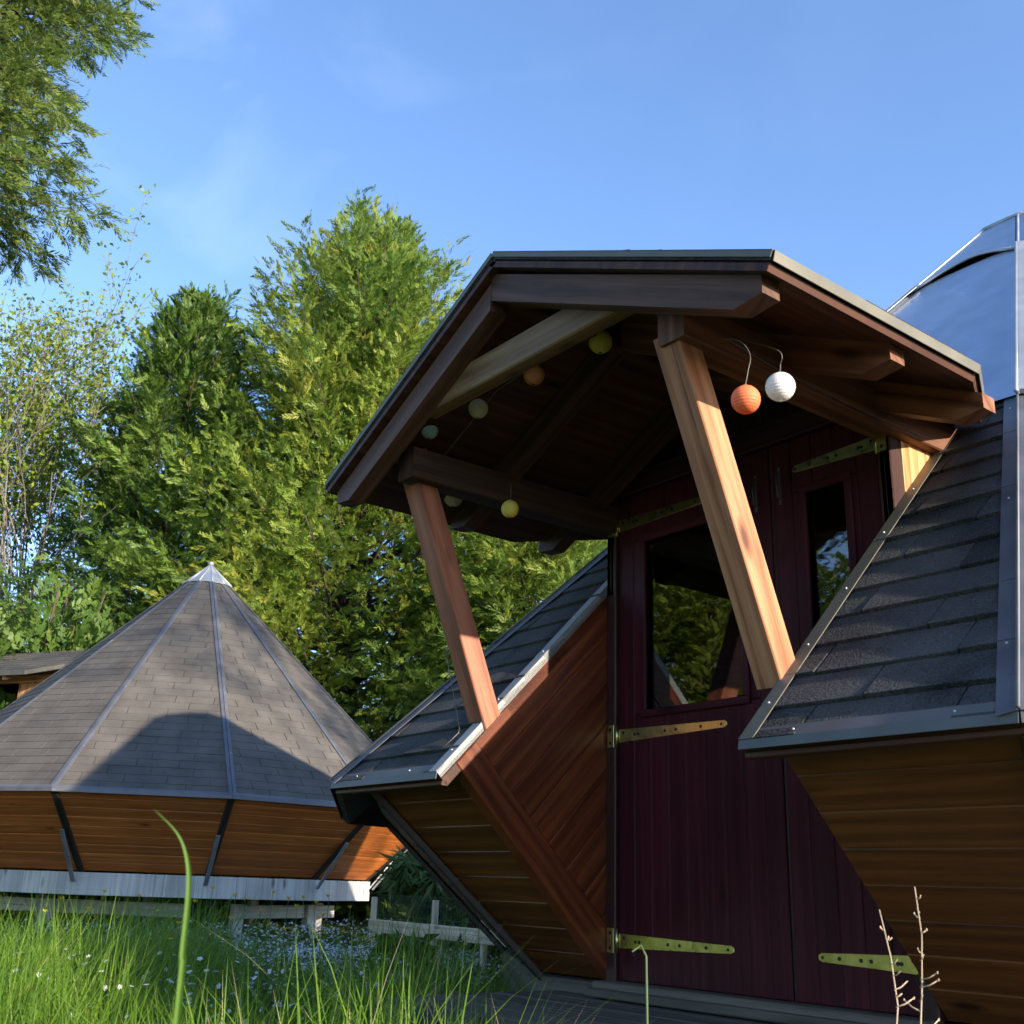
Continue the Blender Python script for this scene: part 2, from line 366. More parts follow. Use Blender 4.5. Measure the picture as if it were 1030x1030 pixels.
M['shingle'] = granules('black_shingles', (0.008, 0.008, 0.010), (0.10, 0.098, 0.095), 0.8, 1.0, 210, 0.006)
M['shingle_old'] = granules('grey_brown_shingles', (0.066, 0.060, 0.054), (0.135, 0.123, 0.110), 0.92, 0.6, 300, 0.0025, 0.05)
M['flash'] = metal('grey_coated_flashing', (0.10, 0.10, 0.10), 0.55, 0.0, 0.12)
M['flash_blue'] = metal('blue_grey_flashing', (0.125, 0.13, 0.15), 0.5, 0.3, 0.12)
M['flash_tan'] = metal('tan_edge_trim', (0.15, 0.14, 0.11), 0.5, 0.25, 0.12)
M['flash_sunlit'] = metal('sunlit_grey_flashing', (0.30, 0.31, 0.32), 0.5, 0.3, 0.08)  # for the left rake only: sunlight painted in as a paler grey
M['cap'] = metal('galvanised_cap', (0.55, 0.58, 0.64), 0.22, 1.0, 0.10, 7.0, 0.22)
M['cap_rim'] = metal('galvanised_seam', (0.42, 0.45, 0.48), 0.45, 0.6, 0.1, 6)
M['zinc'] = metal('zinc_hinge', (0.66, 0.60, 0.24), 0.28, 1.0, 0.12, 40, 0.05)  # yellow zinc, pushed yellower to carry the reflection of sunlit grass
M['steel'] = metal('galvanised_steel', (0.42, 0.44, 0.46), 0.5, 0.7, 0.15, 12)
M['screw'] = metal('bright_screw_heads', (0.6, 0.61, 0.61), 0.4, 0.9, 0.03)
M['old_iron'] = metal('old_iron', (0.10, 0.10, 0.10), 0.5, 0.7)
M['hole'] = plain('dark_screw_hole', (0.012, 0.012, 0.012), 0.5)
M['cable'] = plain('thin_cable', (0.14, 0.12, 0.10), 0.5)
M['bark'] = plain('brown_bark', (0.07, 0.046, 0.032), 0.9)
M['bark_pale'] = plain('pale_bark', (0.20, 0.175, 0.145), 0.9)
M['wire'] = plain('green_wire_mesh', (0.04, 0.13, 0.07), 0.5)
g_, nt_, b_, L_ = mat('window_glass')
b_.inputs['Base Color'].default_value = (0.8, 0.84, 0.8, 1); b_.inputs['Roughness'].default_value = 0.0
b_.inputs['Transmission Weight'].default_value = 1.0; b_.inputs['IOR'].default_value = 1.7
M['glass'] = g_
M['dark_in'] = plain('dark_interior', (0.02, 0.012, 0.008), 0.9)

# ------------------------------------------------------------------ ground
def ground_z(x, y):
    d = math.hypot(x+1.0, y+1.0)
    return -0.30+0.03*math.sin(x*0.9+1)*math.cos(y*0.7)+0.02*math.sin(x*2.1+y*1.7)+0.06*min(1, max(0, (-x-3)/4))
def build_ground():
    xs = sorted(set([-3000, -900, -300, -120, -60]+[round(-40+i*1.0, 2) for i in range(20)]+[round(-20+i*0.4, 2) for i in range(80)]+[12+i*2 for i in range(10)]+[60, 120, 300, 900, 3000]))
    ys = sorted(set([-3000, -900, -300, -120, -60, -40, -30]+[round(-20+i*0.4, 2) for i in range(90)]+[16+i*2 for i in range(10)]+[60, 120, 300, 900, 3000]))
    V = [(x, y, ground_z(x, y) if abs(x) < 60 and abs(y) < 60 else -0.3) for y in ys for x in xs]
    n = len(xs); F = [(j*n+i, j*n+i+1, (j+1)*n+i+1, (j+1)*n+i) for j in range(len(ys)-1) for i in range(n-1)]
    me = bpy.data.meshes.new('ground'); me.from_pydata(V, [], F); me.polygons.foreach_set('use_smooth', [True]*len(F))
    m, nt, b, L = mat('meadow_soil'); to = nt.nodes.new('ShaderNodeTexCoord'); n1 = nt.nodes.new('ShaderNodeTexNoise'); n1.inputs['Scale'].default_value = 2.5; n1.inputs['Detail'].default_value = 8
    L.new(to.outputs['Object'], n1.inputs['Vector'])
    cr = ramp(nt, [(0.018, 0.030, 0.010), (0.040, 0.065, 0.018), (0.06, 0.055, 0.03)], [0.3, 0.55, 0.8]); L.new(n1.outputs[0], cr.inputs[0]); L.new(cr.outputs[0], b.inputs['Base Color']); b.inputs['Roughness'].default_value = 0.95
    bp = nt.nodes.new('ShaderNodeBump'); bp.inputs['Distance'].default_value = 0.05; L.new(n1.outputs[0], bp.inputs['Height']); L.new(bp.outputs[0], b.inputs['Normal'])
    me.materials.append(m); o = bpy.data.objects.new('ground', me); C.objects.link(o); o['kind'] = 'structure'
build_ground()

# ------------------------------------------------------------------ the main hut
A, E, H, AN, B = 2.8603, 0.5689, 3.4787, 0.567, 2.168       # eave apothem of the door face, eave height, apex, half notch, base apothem
COS = math.cos(R(22.5)); RE, RB, RT = A/COS, B/COS, 2.75/COS
# ten corners (angle, stretch); the two faces beside the door face turn only about 33 degrees
corners = {-22.5: 1.0, 22.5: 1.0, 56.2: 1.093, 92: 1.10, 127: 1.10, 162: 1.05, 198: 1.05, 233: 1.10, 268: 1.10, 303.8: 1.093, 337.5: 1.0}
angs = [-22.5, 22.5, 56.2, 92, 127, 162, 198, 233, 268, 303.8]
wall_corners = {56.2: 1.068, 303.8: 1.068}
def cpt(a, r, z, wall=False):
    if wall: k = wall_corners.get(round(a, 1), corners.get(round(a, 1), 1.0)); return Vector((r*k*math.sin(R(a)), -r*k*math.cos(R(a)), z))
    k = corners.get(round(a, 1), 1.0); return Vector((r*k*math.sin(R(a)), -r*k*math.cos(R(a)), z))
APEX = Vector((0, 0, H)); DY = -B
SL = (H-E)/A                                                 # slope of the door side roof
def roof_z(y): return E+(A-abs(y))*SL
hut = empty('grill_hut', (0, 0, 0)); tag(hut, 'near dark wooden hut with open porch, maroon double door and steep black shingle roof', 'hut')

def face_normal(p, q, r, out):
    n = (q-p).cross(r-p).normalized(); return n if n.dot(out) > 0 else -n
# walls
for i in range(10):
    a0, a1 = angs[i], angs[(i+1) % 10]+(360 if i == 9 else 0)
    b0, b1, t0, t1 = cpt(a0, RB, 0, 1), cpt(a1, RB, 0, 1), cpt(a0, RT, 0.585, 1), cpt(a1, RT, 0.585, 1)
    n = face_normal(b0, b1, t0, (b0+b1)*0.5)
    rowdir = n.cross((b1-b0).normalized());  rowdir = rowdir if rowdir.z > 0 else -rowdir
    polys = [[b0, b1, t1, t0]]
    if i == 0:
        polys = [clip(polys[0], (-AN-0.002, 0, 0), (-1, 0, 0)), clip(polys[0], (AN+0.002, 0, 0), (1, 0, 0))]
    for p in polys:
        mb = MB(); plank_panel(mb, p, n, rowdir, 0.104, 0.02, ch=0.0035); mb.build('wall', M['wall'], hut)
# corner battens
for a in angs:
    mb = MB()
    p0, p1 = cpt(a, RB+0.006, -0.02, 1), cpt(a, RT+0.004, 0.575, 1)
    rad = cpt(a, 1, 0); tang = Vector((0, 0, 1)).cross(rad)
    mb.beam(p0, p1, 0.034, 0.022, rad, 0.003)
    for k in range(5):
        q = p0.lerp(p1, (k+.5)/5)+(rad-Vector((0, 0, 0.95))).normalized()*0.012
        mb.ball(q, 0.006, 1, 6, 4)
    mb.build('corner_batten', M['batten'], hut)
# roof: shingle faces
roof = MB(); under = MB()
faces = []
for i in range(10):
    a0, a1 = angs[i], angs[(i+1) % 10]+(360 if i == 9 else 0)
    e0, e1 = cpt(a0, RE, E), cpt(a1, RE, E)
    n = face_normal(e0, e1, APEX, (e0+e1)*0.5); ups = (APEX-(e0+e1)*0.5).normalized()
    faces.append((e0, e1, n, ups))
    tri = [e0, e1, APEX]
    st = e0.dot(ups)-0.008
    if i == 0:
        polys = [clip(tri, (-AN, 0, 0), (-1, 0, 0)), clip(tri, (AN, 0, 0), (1, 0, 0)), clip(clip(clip(tri, (-AN, 0, 0), (1, 0, 0)), (AN, 0, 0), (-1, 0, 0)), (0, -1.72, 0), (0, 1, 0))]
    else: polys = [tri]
    for p in polys:
        q = clip(p, APEX-ups*0.3, -ups)
        shingle_panel(roof, q, n, ups, 0.1135, 0.34, st, seed=i)
        mbp = [v-n*0.016 for v in q]
        plank_panel(under, mbp, n, ups, 0.11, 0.03, ch=0.002, lining=False)
ro = roof.build('roof', M['shingle'], hut)
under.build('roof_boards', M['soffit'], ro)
# eave flashing, hip flashing and rake flashing
for i, (e0, e1, n, ups) in enumerate(faces):
    runs = [(e0, e1)] if i else [(e0, Vector((-AN, -A, E))), (Vector((AN, -A, E)), e1)]
    out = Vector((n.x, n.y, 0)).normalized()
    for a, b in runs:
        mb = MB(); strip(mb, a, b, n, 0.036, 0.002, side=ups, screws=max(2, int((b-a).length/0.22)))
        dn = Vector((0, 0, -1))
        mb.slab([a+n*0.009, b+n*0.009, b+n*0.009+dn*0.020+out*0.003, a+n*0.009+dn*0.020+out*0.003], out+Vector((0, 0, 0.1)), 0.002, 0.0004)
        fb = out*-0.012+dn*0.018; mb.slab([a+fb, b+fb, b+fb+dn*0.012, a+fb+dn*0.012], out, 0.02, 0.002, mi=2)
        mb.build('eave_flashing', [M['flash'], M['screw'], M['soffit']], ro)
for i in range(10):
    mb = MB(); e0, e1, n, ups = faces[i]; _, _, n2, ups2 = faces[i-1]
    top = e0.lerp(APEX, 0.93); ax = (APEX-e0).normalized()
    s1 = n.cross(ax); s1 = s1 if s1.dot(e1-e0) > 0 else -s1
    s2 = n2.cross(ax); s2 = s2 if s2.dot(faces[i-1][0]-faces[i-1][1]) > 0 else -s2
    strip(mb, e0, top, n, 0.038, 0.002, lift=0.013, side=s1); strip(mb, e0, top, n2, 0.038, 0.002, lift=0.013, side=s2, screws=7)
    mb.tube([e0+(n+n2)*0.009, top+(n+n2)*0.009], 0.004, 8)
    mb.build('hip_flashing', [M['flash_blue'], M['screw']], ro)
n0, ups0 = faces[0][2], faces[0][3]
for sx in (-1, 1):
    mb = MB(); a = Vector((sx*AN, -A, E)); b = Vector((sx*AN, -1.90, roof_z(1.90)))
    strip(mb, a, b, n0, 0.040, 0.002, lift=0.012, side=(sx, 0, 0), screws=6)
    dv = Vector((0, -0.4, -0.9)).normalized()
    mb.slab([a+n0*0.012, b+n0*0.012, b-n0*0.014, a-n0*0.014], (-sx, 0, 0), 0.002, 0.0004)
    mb.build('rake_flashing', [M['flash_tan'] if sx > 0 else M['flash_sunlit'], M['screw']], ro)
# metal cap: glossy lower cone sheets and an arched top hood
cap = MB(); seam = MB()
for i, (e0, e1, n, ups) in enumerate(faces):
    off = n*0.020
    nseg = 8; rows = []
    for k in range(9):
        t = 0.365+(0.80-0.365)*k/8; p, q = e0.lerp(APEX, t), e1.lerp(APEX, t)
        rows.append([p.lerp(q, j/nseg)+off+n*0.022*math.sin(math.pi*j/nseg)*math.sin(math.pi*min(1, 0.1+k/8)) for j in range(nseg+1)])
    V = [p for r_ in rows for p in r_]; w = nseg+1
    cap.faces(V, [(k*w+j, k*w+j+1, (k+1)*w+j+1, (k+1)*w+j) for k in range(8) for j in range(nseg)])
    # hood: bulges outwards, arched lower edge
    rows = []
    for k in range(7):
        r_ = []
        for j in range(nseg+1):
            s = j/nseg; arch = math.sin(math.pi*s)
            t = 0.785+0.035*arch+(0.935-0.785-0.035*arch)*k/6
            p, q = e0.lerp(APEX, t), e1.lerp(APEX, t)
            r_.append(p.lerp(q, s)+n*(0.027+0.007*arch*(1-k/6)))
        rows.append(r_)
    V = [p for r_ in rows for p in r_]
    cap.faces(V, [(k*w+j, k*w+j+1, (k+1)*w+j+1, (k+1)*w+j) for k in range(6) for j in range(nseg)])
    seam.tube(rows[0], 0.007, 6)
    seam.tube([r_[0] for r_ in rows], 0.006, 6)
    seam.tube([e0.lerp(APEX, t)+(n+faces[i-1][2])*0.016 for t in (0.365, 0.5, 0.65, 0.80)], 0.007, 8)
    ax = (APEX-e0).normalized(); s1 = n.cross(ax); s1 = s1 if s1.dot(e1-e0) > 0 else -s1
    strip(seam, e0.lerp(APEX, 0.365), e0.lerp(APEX, 0.80), n, 0.030, 0.002, lift=0.036, side=s1)
top_ring = [cpt(a, 0.212, H-0.185+0.022) for a in angs]
seam.tube(top_ring+[top_ring[0]], 0.012, 6); seam.slab([p+Vector((0, 0, 0.004)) for p in top_ring], (0, 0, 1), 0.01)
co = cap.build('roof_cap', M['cap'], ro); seam.build('cap_seam', M['cap_rim'], co)

# floor, inner lining
mb = MB(); mb.slab([cpt(a, RB+0.01, -0.005, 1) for a in angs], (0, 0, 1), 0.09, 0.003)
mb.build('floor', M['dark_in'], hut)
for i in range(10):
    mb = MB(); a0, a1 = angs[i], angs[(i+1) % 10]+(360 if i == 9 else 0)
    p, q = cpt(a0, RB+0.022, -0.155, 1), cpt(a1, RB+0.022, -0.155, 1); out = (p+q).normalized()
    mb.slab([p, q, q+Vector((0, 0, 0.145)), p+Vector((0, 0, 0.145))], out, 0.024, 0.003, q-p)
    mb.build('floor_rim', M['deck'], hut)
# cheeks of the entrance notch: triangular boarded side panels
def cheek(sx):
    mb = MB(); x = sx*AN
    zt = roof_z(B)-0.012
    outer = [Vector((x, -B, 0)), Vector((x, -2.80, 0.605)) if sx < 0 else Vector((x, -2.70, 0.555)), Vector((x, -B, zt))]
    if sx > 0: outer[0] = Vector((x, -B+0.03, 0))
    n = Vector((-sx, 0, 0))
    # border board along the lower edge
    ed = (outer[1]-outer[0]).normalized(); inn = Vector((0, ed.z, -ed.y)); inn = inn if inn.y > 0 else -inn
    bw = 0.098
    border = clip(clip(outer, outer[0]+inn*bw, -inn), outer[0], Vector((0, 0, 1)))
    mb.slab([p+n*0.004 for p in border], n, 0.05 if sx < 0 else 0.012, 0.003, ed)
    inner = clip(outer, outer[0]+inn*bw, inn)
    # boards run up the slope, diagonally
    rd = Vector((0, ups0.z, -ups0.y))
    plank_panel(mb, inner, n, rd, 0.104, 0.02, ch=0.004)
    # lighter raking lath just under the roof edge
    mb.build('side_panel', M['cheek'], hut)
cheek(-1); cheek(1)

# ---------------- entrance wall: posts, header, boarded gable
for sx in (-1, 1):
    mb = MB(); mb.beam((sx*0.545, DY+0.0, 0), (sx*0.545, DY+0.0, 1.565), 0.044, 0.06, (0, 1, 0), 0.004); mb.build('door_post', M['post'], hut)
mb = MB(); mb.beam((-0.567, DY, 1.605), (0.567, DY, 1.605), 0.07, 0.075, (0, 0, 1), 0.004)
mb.build('door_header', M['post'], hut)
mb = MB(); poly = [Vector((-0.62, DY+0.02, 1.575)), Vector((0.62, DY+0.02, 1.575)), Vector((0.62, DY+0.02, 1.60)), Vector((0, DY+0.02, 1.895)), Vector((-0.62, DY+0.02, 1.60))]
plank_panel(mb, poly, (0, -1, 0), (1, 0, 0), 0.09, 0.02)
mb.build('gable_boards', M['post'], hut)
for sx in (-1, 1):
    mb = MB()
    z1 = 1.585; y1 = -A+(z1-E)/SL
    poly = [Vector((sx*AN, DY-0.03, roof_z(B+.03)-0.02)), Vector((sx*AN, DY-0.03, z1)), Vector((sx*AN, y1, z1))]
    plank_panel(mb, poly, (sx, 0, 0), (0, 1, 0), 0.088, 0.02)
    mb.build('dormer_side', M['pale'], hut)
# threshold
mb = MB(); mb.beam((-0.56, DY-0.045, -0.012), (0.56, DY-0.045, -0.012), 0.09, 0.03, (0, 0, 1)); mb.beam((-0.56, DY-0.105, -0.028), (0.56, DY-0.105, -0.028), 0.03, 0.025, (0, 0, 1))
mb.build('threshold', M['deck'], hut)

# ---------------- doors
def make_door(x0, x1, wx0, wx1, hx, tipx, label):
    d = empty('door', (0, 0, 0)); d.parent = hut; d['label'] = label
    yf = DY-0.018; zt = 1.565; wz0, wz1 = 0.805, 1.395
    mb = MB(); n = (0, -1, 0); bw = 0.0745
    # boards, cut round the window opening
    x = x0
    while x < x1-0.004:
        xe = min(x+bw, x1)
        segs = [(x, xe, 0.004, zt)]
        if xe > wx0 and x < wx1:
            segs = [(x, xe, 0.004, wz0), (x, xe, wz1, zt)]
            if x < wx0: segs.append((x, wx0, wz0, wz1))
            if xe > wx1: segs.append((wx1, xe, wz0, wz1))
        for a, b, c, e in segs:
            if b-a > 0.002: mb.slab([(a, yf, c), (b, yf, c), (b, yf, e), (a, yf, e)], n, 0.03, 0.0035, (0, 0, 1))
        x = xe
    mb.build('door_boards', M['door'], d)
    fr = MB(); fy = yf-0.002
    for a, b in (((wx0-0.012, wz0), (wx1+0.012, wz0)), ((wx0-0.012, wz1), (wx1+0.012, wz1))):
        fr.beam((a[0], fy, a[1]), (b[0], fy, b[1]), 0.024, 0.014, (0, 1, 0), 0.003)
    for xx in (wx0, wx1): fr.beam((xx, fy-0.001, wz0+0.012), (xx, fy-0.001, wz1-0.012), 0.024, 0.014, (0, 1, 0), 0.003)
    f = fr.build('window_frame', M['door'], d)
    g = MB(); g.slab([(wx0, yf+0.012, wz0), (wx1, yf+0.012, wz0), (wx1, yf+0.012, wz1), (wx0, yf+0.012, wz1)], n, 0.005, 0.0004)
    g.build('window_pane', M['glass'], d)
    sgn = 1 if tipx > hx else -1
    for z in (0.118, 0.744, 1.468):
        hb = MB(); y = yf-0.0015; tip = tipx
        L_ = abs(tip-hx)
        P = [(hx+sgn*0.006, y, z-0.0215), (hx+sgn*0.006, y, z+0.0215), (tip-sgn*0.010, y, z+0.011), (tip, y, z+0.005), (tip, y, z-0.005), (tip-sgn*0.010, y, z-0.011)]
        hb.slab(P, n, 0.003, 0.0008)
        hb.tube([(hx, y-0.003, z-0.036), (hx, y-0.003, z+0.036)], 0.0055, 8)
        hb.slab([(hx-sgn*0.006, y-.012, z-0.036), (hx-sgn*0.036, y-.012, z-0.036), (hx-sgn*0.036, y-.012, z+0.036), (hx-sgn*0.006, y-.012, z+0.036)], n, 0.003, 0.0006)
        for u in (0.06, 0.17, 0.205, 0.46, 0.56, 0.78, 0.955):
            zz = z+(0.009 if u in (0.06,) else 0)
            hb.disc((hx+(tip-hx)*u, y-0.0004, zz), n, 0.0052 if u < .9 else 0.0042, 0.0008, 10, 1)
        for zz in (-0.022, 0.022): hb.disc((hx-sgn*0.021, y-0.0124, z+zz), n, 0.0055, 0.0008, 10, 1)
        hb.build('hinge', [M['zinc'], M['hole']], d)
    xh = (x1-0.05) if sgn > 0 else (x0+0.03)
    hd = MB(); y = yf
    hd.tube([(xh, y, 1.475), (xh, y-0.012, 1.472), (xh, y-0.014, 1.43), (xh, y-0.012, 1.39), (xh, y, 1.387)], 0.0022, 8)
    hd.slab([(xh-.005, y-.001, 1.37), (xh+.005, y-.001, 1.37), (xh+.005, y-.001, 1.49), (xh-.005, y-.001, 1.49)], n, 0.002, .0004)
    hd.build('handle', M['old_iron'], d)
    return d
make_door(-0.520, 0.139, -0.398, 0.028, -0.5235, -0.055, 'wide left leaf of maroon door')
make_door(0.150, 0.520, 0.262, 0.420, 0.5215, 0.2286, 'narrow right leaf of maroon door')
mb = MB(); mb.slab([(0.1395, DY-0.010, 0.004), (0.1495, DY-0.010, 0.004), (0.1495, DY-0.010, 1.565), (0.1395, DY-0.010, 1.565)], (0, -1, 0), 0.02, 0.001)
mb.build('door_stop', M['batten'], hut)

# ---------------- porch canopy
GF, GL, GR, ZR, ZE = -3.155, -0.86, 0.942, 1.912, 1.467
porch = empty('porch_canopy', (0, 0, 0)); porch.parent = hut
def canopy_plane(sx, g):
    """corner points on top of the canopy roof on one side, the rear corner cut back to the valley"""
    ridge_b = Vector((0, -A+(ZR-E)/SL-0.0, ZR))
    sl = (ZR-ZE)/abs(g)
    xv = sx*0.70; zv = ZR-sl*0.70; yv = -A+(zv-E)/SL-(0.035 if sx > 0 else 0.0)
    P = [Vector((0, GF, ZR)), Vector((g, GF, ZE)), Vector((g, -2.40, ZE)), Vector((xv, yv-0.02, zv)), ridge_b]
    n = Vector((sx*sl, 0, 1)).normalized()
    return P, n, Vector((-sx, 0, sl)).normalized()
for sx, g in ((-1, GL), (1, GR)):
    sh = MB(); sb = MB(); tr = MB()
    P, n, ups = canopy_plane(sx, g)
    shingle_panel(sh, [p+n*0.004 for p in P], n, ups, 0.1135, 0.40, seed=30+sx)
    Q = [p-n*0.012 for p in P]
    # boards run along the ridge
    for tri in ([Q[0], Q[1], Q[2], Q[3], Q[4]],): plank_panel(sb, tri, n, ups, 0.095, 0.02, ch=0.004, lining=False)
    e = Q[1]; out = Vector((sx, 0, 0))
    for a, b in ((P[1], P[2]), (P[2], P[3])):
        o2 = (b-a).normalized().cross(n); o2 = o2 if o2.dot(out) > 0 else -o2
        strip(tr, a+o2*0.004, b+o2*0.004, n, 0.03, 0.002, lift=0.012, side=-o2)
        hor = Vector((o2.x, o2.y, 0)).normalized()
        tr.slab([a+o2*0.004+n*.012, b+o2*0.004+n*.012, b+o2*0.004-Vector((0, 0, 0.012)), a+o2*0.004-Vector((0, 0, 0.012))], hor, 0.002, 0.0004)
    fr = (P[0]-P[1]).normalized(); fo = Vector((0, -1, 0))
    strip(tr, P[1]+fo*0.004, P[0]+fo*0.004, n, 0.03, 0.002, lift=0.012, side=(0, 1, 0))
    tr.slab([P[1]+fo*0.004+n*.012, P[0]+fo*0.004+n*.012, P[0]+fo*0.004-n*0.004, P[1]+fo*0.004-n*0.004], fo, 0.002, 0.0004)
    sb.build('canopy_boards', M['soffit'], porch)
    sh.build('canopy_shingles', M['shingle'], porch); tr.build('edge_trim', M['flash_tan'], porch)
# rafters
def rafter(y, sx, g, mat_, w=0.055, off=0.036, dp=0.078, x0=0.0):
    sl = (ZR-ZE)/abs(g)
    zt = lambda x: ZR-sl*abs(x)-off
    xe = abs(g)-0.045
    prof = [(x0, zt(x0) if x0 > 0 else zt(0)), (xe, zt(xe)), (xe, zt(xe)-0.040), (xe-0.075, zt(xe-0.075)-dp*1.1), (x0, (zt(x0) if x0 > 0 else zt(0))-dp*1.1)]
    prof = [(sx*x, z) for x, z in prof]
    mb = MB(); r = rng.random(); ou, ov = rng.random()*20, rng.random()*20
    ax = Vector((sx, 0, -sl)).normalized(); hh = Vector((sl*sx, 0, 1)).normalized()
    F = [Vector((x, y-w/2, z)) for x, z in prof]; K = [Vector((x, y+w/2, z)) for x, z in prof]
    uvf = lambda p, o=0: (ou+p.dot(ax), ov+p.dot(hh)+o)
    if sx > 0: F2, K2 = F[::-1], K
    else: F2, K2 = F, K[::-1]
    mb.face(F2, [uvf(p) for p in F2], r); mb.face(K2, [uvf(p, .3) for p in K2], r)
    for i in range(5):
        j = (i+1) % 5; q = [F[i], F[j], K[j], K[i]]; q = q if sx > 0 else q[::-1]
        mb.face(q, [(ou+p.dot(ax), ov+p.dot(hh)+p.y) for p in q], r)
    mb.build('rafter', mat_, porch)
rafter(-3.108, -1, GL, M['front_beam'], 0.055, 0.052, 0.076, 0.03); rafter(-3.106, 1, GR, M['front_beam'], 0.055, 0.036, 0.076, -0.03)
for y in (-2.665, -2.275):
    for sx, g in ((-1, GL), (1, GR)): rafter(y, sx, g, M['shaded_beam'] if sx < 0 else M['beam'])
mb = MB(); mb.beam((0, -3.08, ZR-0.085), (0, -1.6, ZR-0.085), 0.05, 0.09, (0, 0, 1)); mb.build('ridge_beam', M['soffit'], porch)
# plate beams, tie, struts
for sx, xo in ((-1, -0.56), (1, 0.56)):
    mb = MB(); mb.beam((xo, -3.045, 1.515 if sx > 0 else 1.485), (xo, -1.855, 1.522 if sx > 0 else 1.495), 0.082, 0.098, (0, 0, 1), 0.004); mb.build('plate_beam', M['shaded_beam'] if sx < 0 else M['beam'], porch)
mb = MB(); mb.beam((-0.545, -3.058, 1.6385), (0.545, -3.058, 1.6385), 0.05, 0.090, (0, 0, 1), 0.004, cut0=((-0.425, 0, 1.592), (0.45, 0, -0.89)), cut1=((0.435, 0, 1.592), (0.45, 0, 0.89))); mb.build('tie_beam', M['tie'], porch)
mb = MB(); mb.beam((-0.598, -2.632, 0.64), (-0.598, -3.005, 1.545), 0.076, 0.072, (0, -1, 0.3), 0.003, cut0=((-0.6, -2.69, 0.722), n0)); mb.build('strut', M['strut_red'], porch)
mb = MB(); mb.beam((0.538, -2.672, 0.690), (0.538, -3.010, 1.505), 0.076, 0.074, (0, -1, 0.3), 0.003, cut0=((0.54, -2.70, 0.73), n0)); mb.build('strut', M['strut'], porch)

# ------------------------------------------------------------------ terrace in front of the door
mb = MB(); y = -2.20
while y > -2.80:
    mb.slab([(-0.80, y, -0.045), (1.7, y, -0.045), (1.7, y-0.126, -0.045), (-0.80, y-0.126, -0.045)], (0, 0, 1), 0.03, 0.004, (1, 0, 0)); y -= 0.131
mb.beam((-0.78, -2.84, -0.115), (1.7, -2.84, -0.115), 0.03, 0.075, (0, 0, 1)); mb.beam((-0.785, -2.82, -0.115), (-0.785, -2.3, -0.115), 0.03, 0.075, (0, 0, 1))
dk = mb.build('wooden_deck', M['deck']); tag(dk, 'low weathered plank deck before the maroon door', 'deck')

# ------------------------------------------------------------------ string of paper lanterns
def lantern_mat(name, col):
    m, nt, b, L = mat(name); N = nt.nodes.new
    b.inputs['Base Color'].default_value = (*col, 1); b.inputs['Roughness'].default_value = 0.6
    tr_ = N('ShaderNodeBsdfTranslucent'); tr_.inputs[0].default_value = (*col, 1); ms = N('ShaderNodeMixShader'); ms.inputs[0].default_value = 0.2
    L.new(b.outputs[0], ms.inputs[1]); L.new(tr_.outputs[0], ms.inputs[2]); L.new(ms.outputs[0], nt.nodes['Material Output'].inputs[0])
    return m
def smooth(pts, n=6):
    pts = [Vector(p) for p in pts]; out = []
    for i in range(len(pts)-1):
        a, b, c, d = pts[max(0, i-1)], pts[i], pts[i+1], pts[min(len(pts)-1, i+2)]
        for k in range(n):
            t = k/n; out.append(0.5*((2*b)+(c-a)*t+(2*a-5*b+4*c-d)*t*t+(3*b-a-3*c+d)*t**3))
    return out+[pts[-1]]
def lantern(c, r, col, label, cord):
    root = empty('paper_lantern', c); tag(root, label, 'lantern', 'paper lanterns hanging under the porch roof')
    mb = MB(); k, m = 40, 26; V = []; F = []
    for i in range(m+1):
        th = 0.16+(math.pi-0.32)*i/m; rr = r*math.sin(th)*(1-0.022*(i % 2))
        for j in range(k): V.append((rr*math.cos(2*math.pi*j/k), rr*math.sin(2*math.pi*j/k), r*math.cos(th)))
    F = [(i*k+j, i*k+(j+1) % k, (i+1)*k+(j+1) % k, (i+1)*k+j)[::-1] for i in range(m) for j in range(k)]
    mb.faces(V, F, smooth=False); s = mb.build('lantern_shade', lantern_mat('lantern_paper', col), root)
    mb = MB()
    mb.tube([(0, 0, r*0.95), (0, 0, r*1.02), (0, 0, r*1.12)], [0.008, 0.006, 0.004], 8); mb.build('lantern_cap', M['cable'], root)
    mb = MB(); mb.tube(smooth(cord), 0.0010, 5); mb.build('lantern_cord', M['cable'], root)
    return root
lantern((0.79, -2.952, 1.298), 0.0320, (0.80, 0.79, 0.76), 'white paper lantern in the sun outside the right porch beam', [(0, 0, 0.033), (0.003, 0, 0.05), (-0.004, 0.004, 0.09), (-0.19, 0.10, 0.225)])
lantern((0.79, -3.068, 1.232), 0.0305, (0.85, 0.20, 0.07), 'bright orange paper lantern on a long cord beside the white one', [(0, 0, 0.031), (0.006, 0.004, 0.065), (0.0, 0.02, 0.11), (-0.06, 0.06, 0.18), (-0.185, 0.14, 0.265)])
for px, yy, rr, col, lab in (
    ((604, 344), -2.76, 0.0350, (0.72, 0.62, 0.12), 'yellow paper lantern highest on the string below the tie beam'),
    ((537, 377), -2.85, 0.0322, (0.75, 0.28, 0.12), 'dull orange paper lantern between the yellow and cream ones'),
    ((481, 411), -2.91, 0.0305, (0.70, 0.62, 0.42), 'cream paper lantern between the dull orange and pale teal ones'),
    ((432, 433), -2.985, 0.0275, (0.42, 0.60, 0.55), 'pale teal paper lantern next to the left porch corner')):
    d = fw+rt*((px[0]-515)/1102)-up*((px[1]-515)/1102); p = CAM+d*((yy-CAM.y)/d.y)
    lantern(p, rr, col, lab, [(0, 0, rr), (0, 0, rr+0.012), (0.004, 0, rr+0.02)])
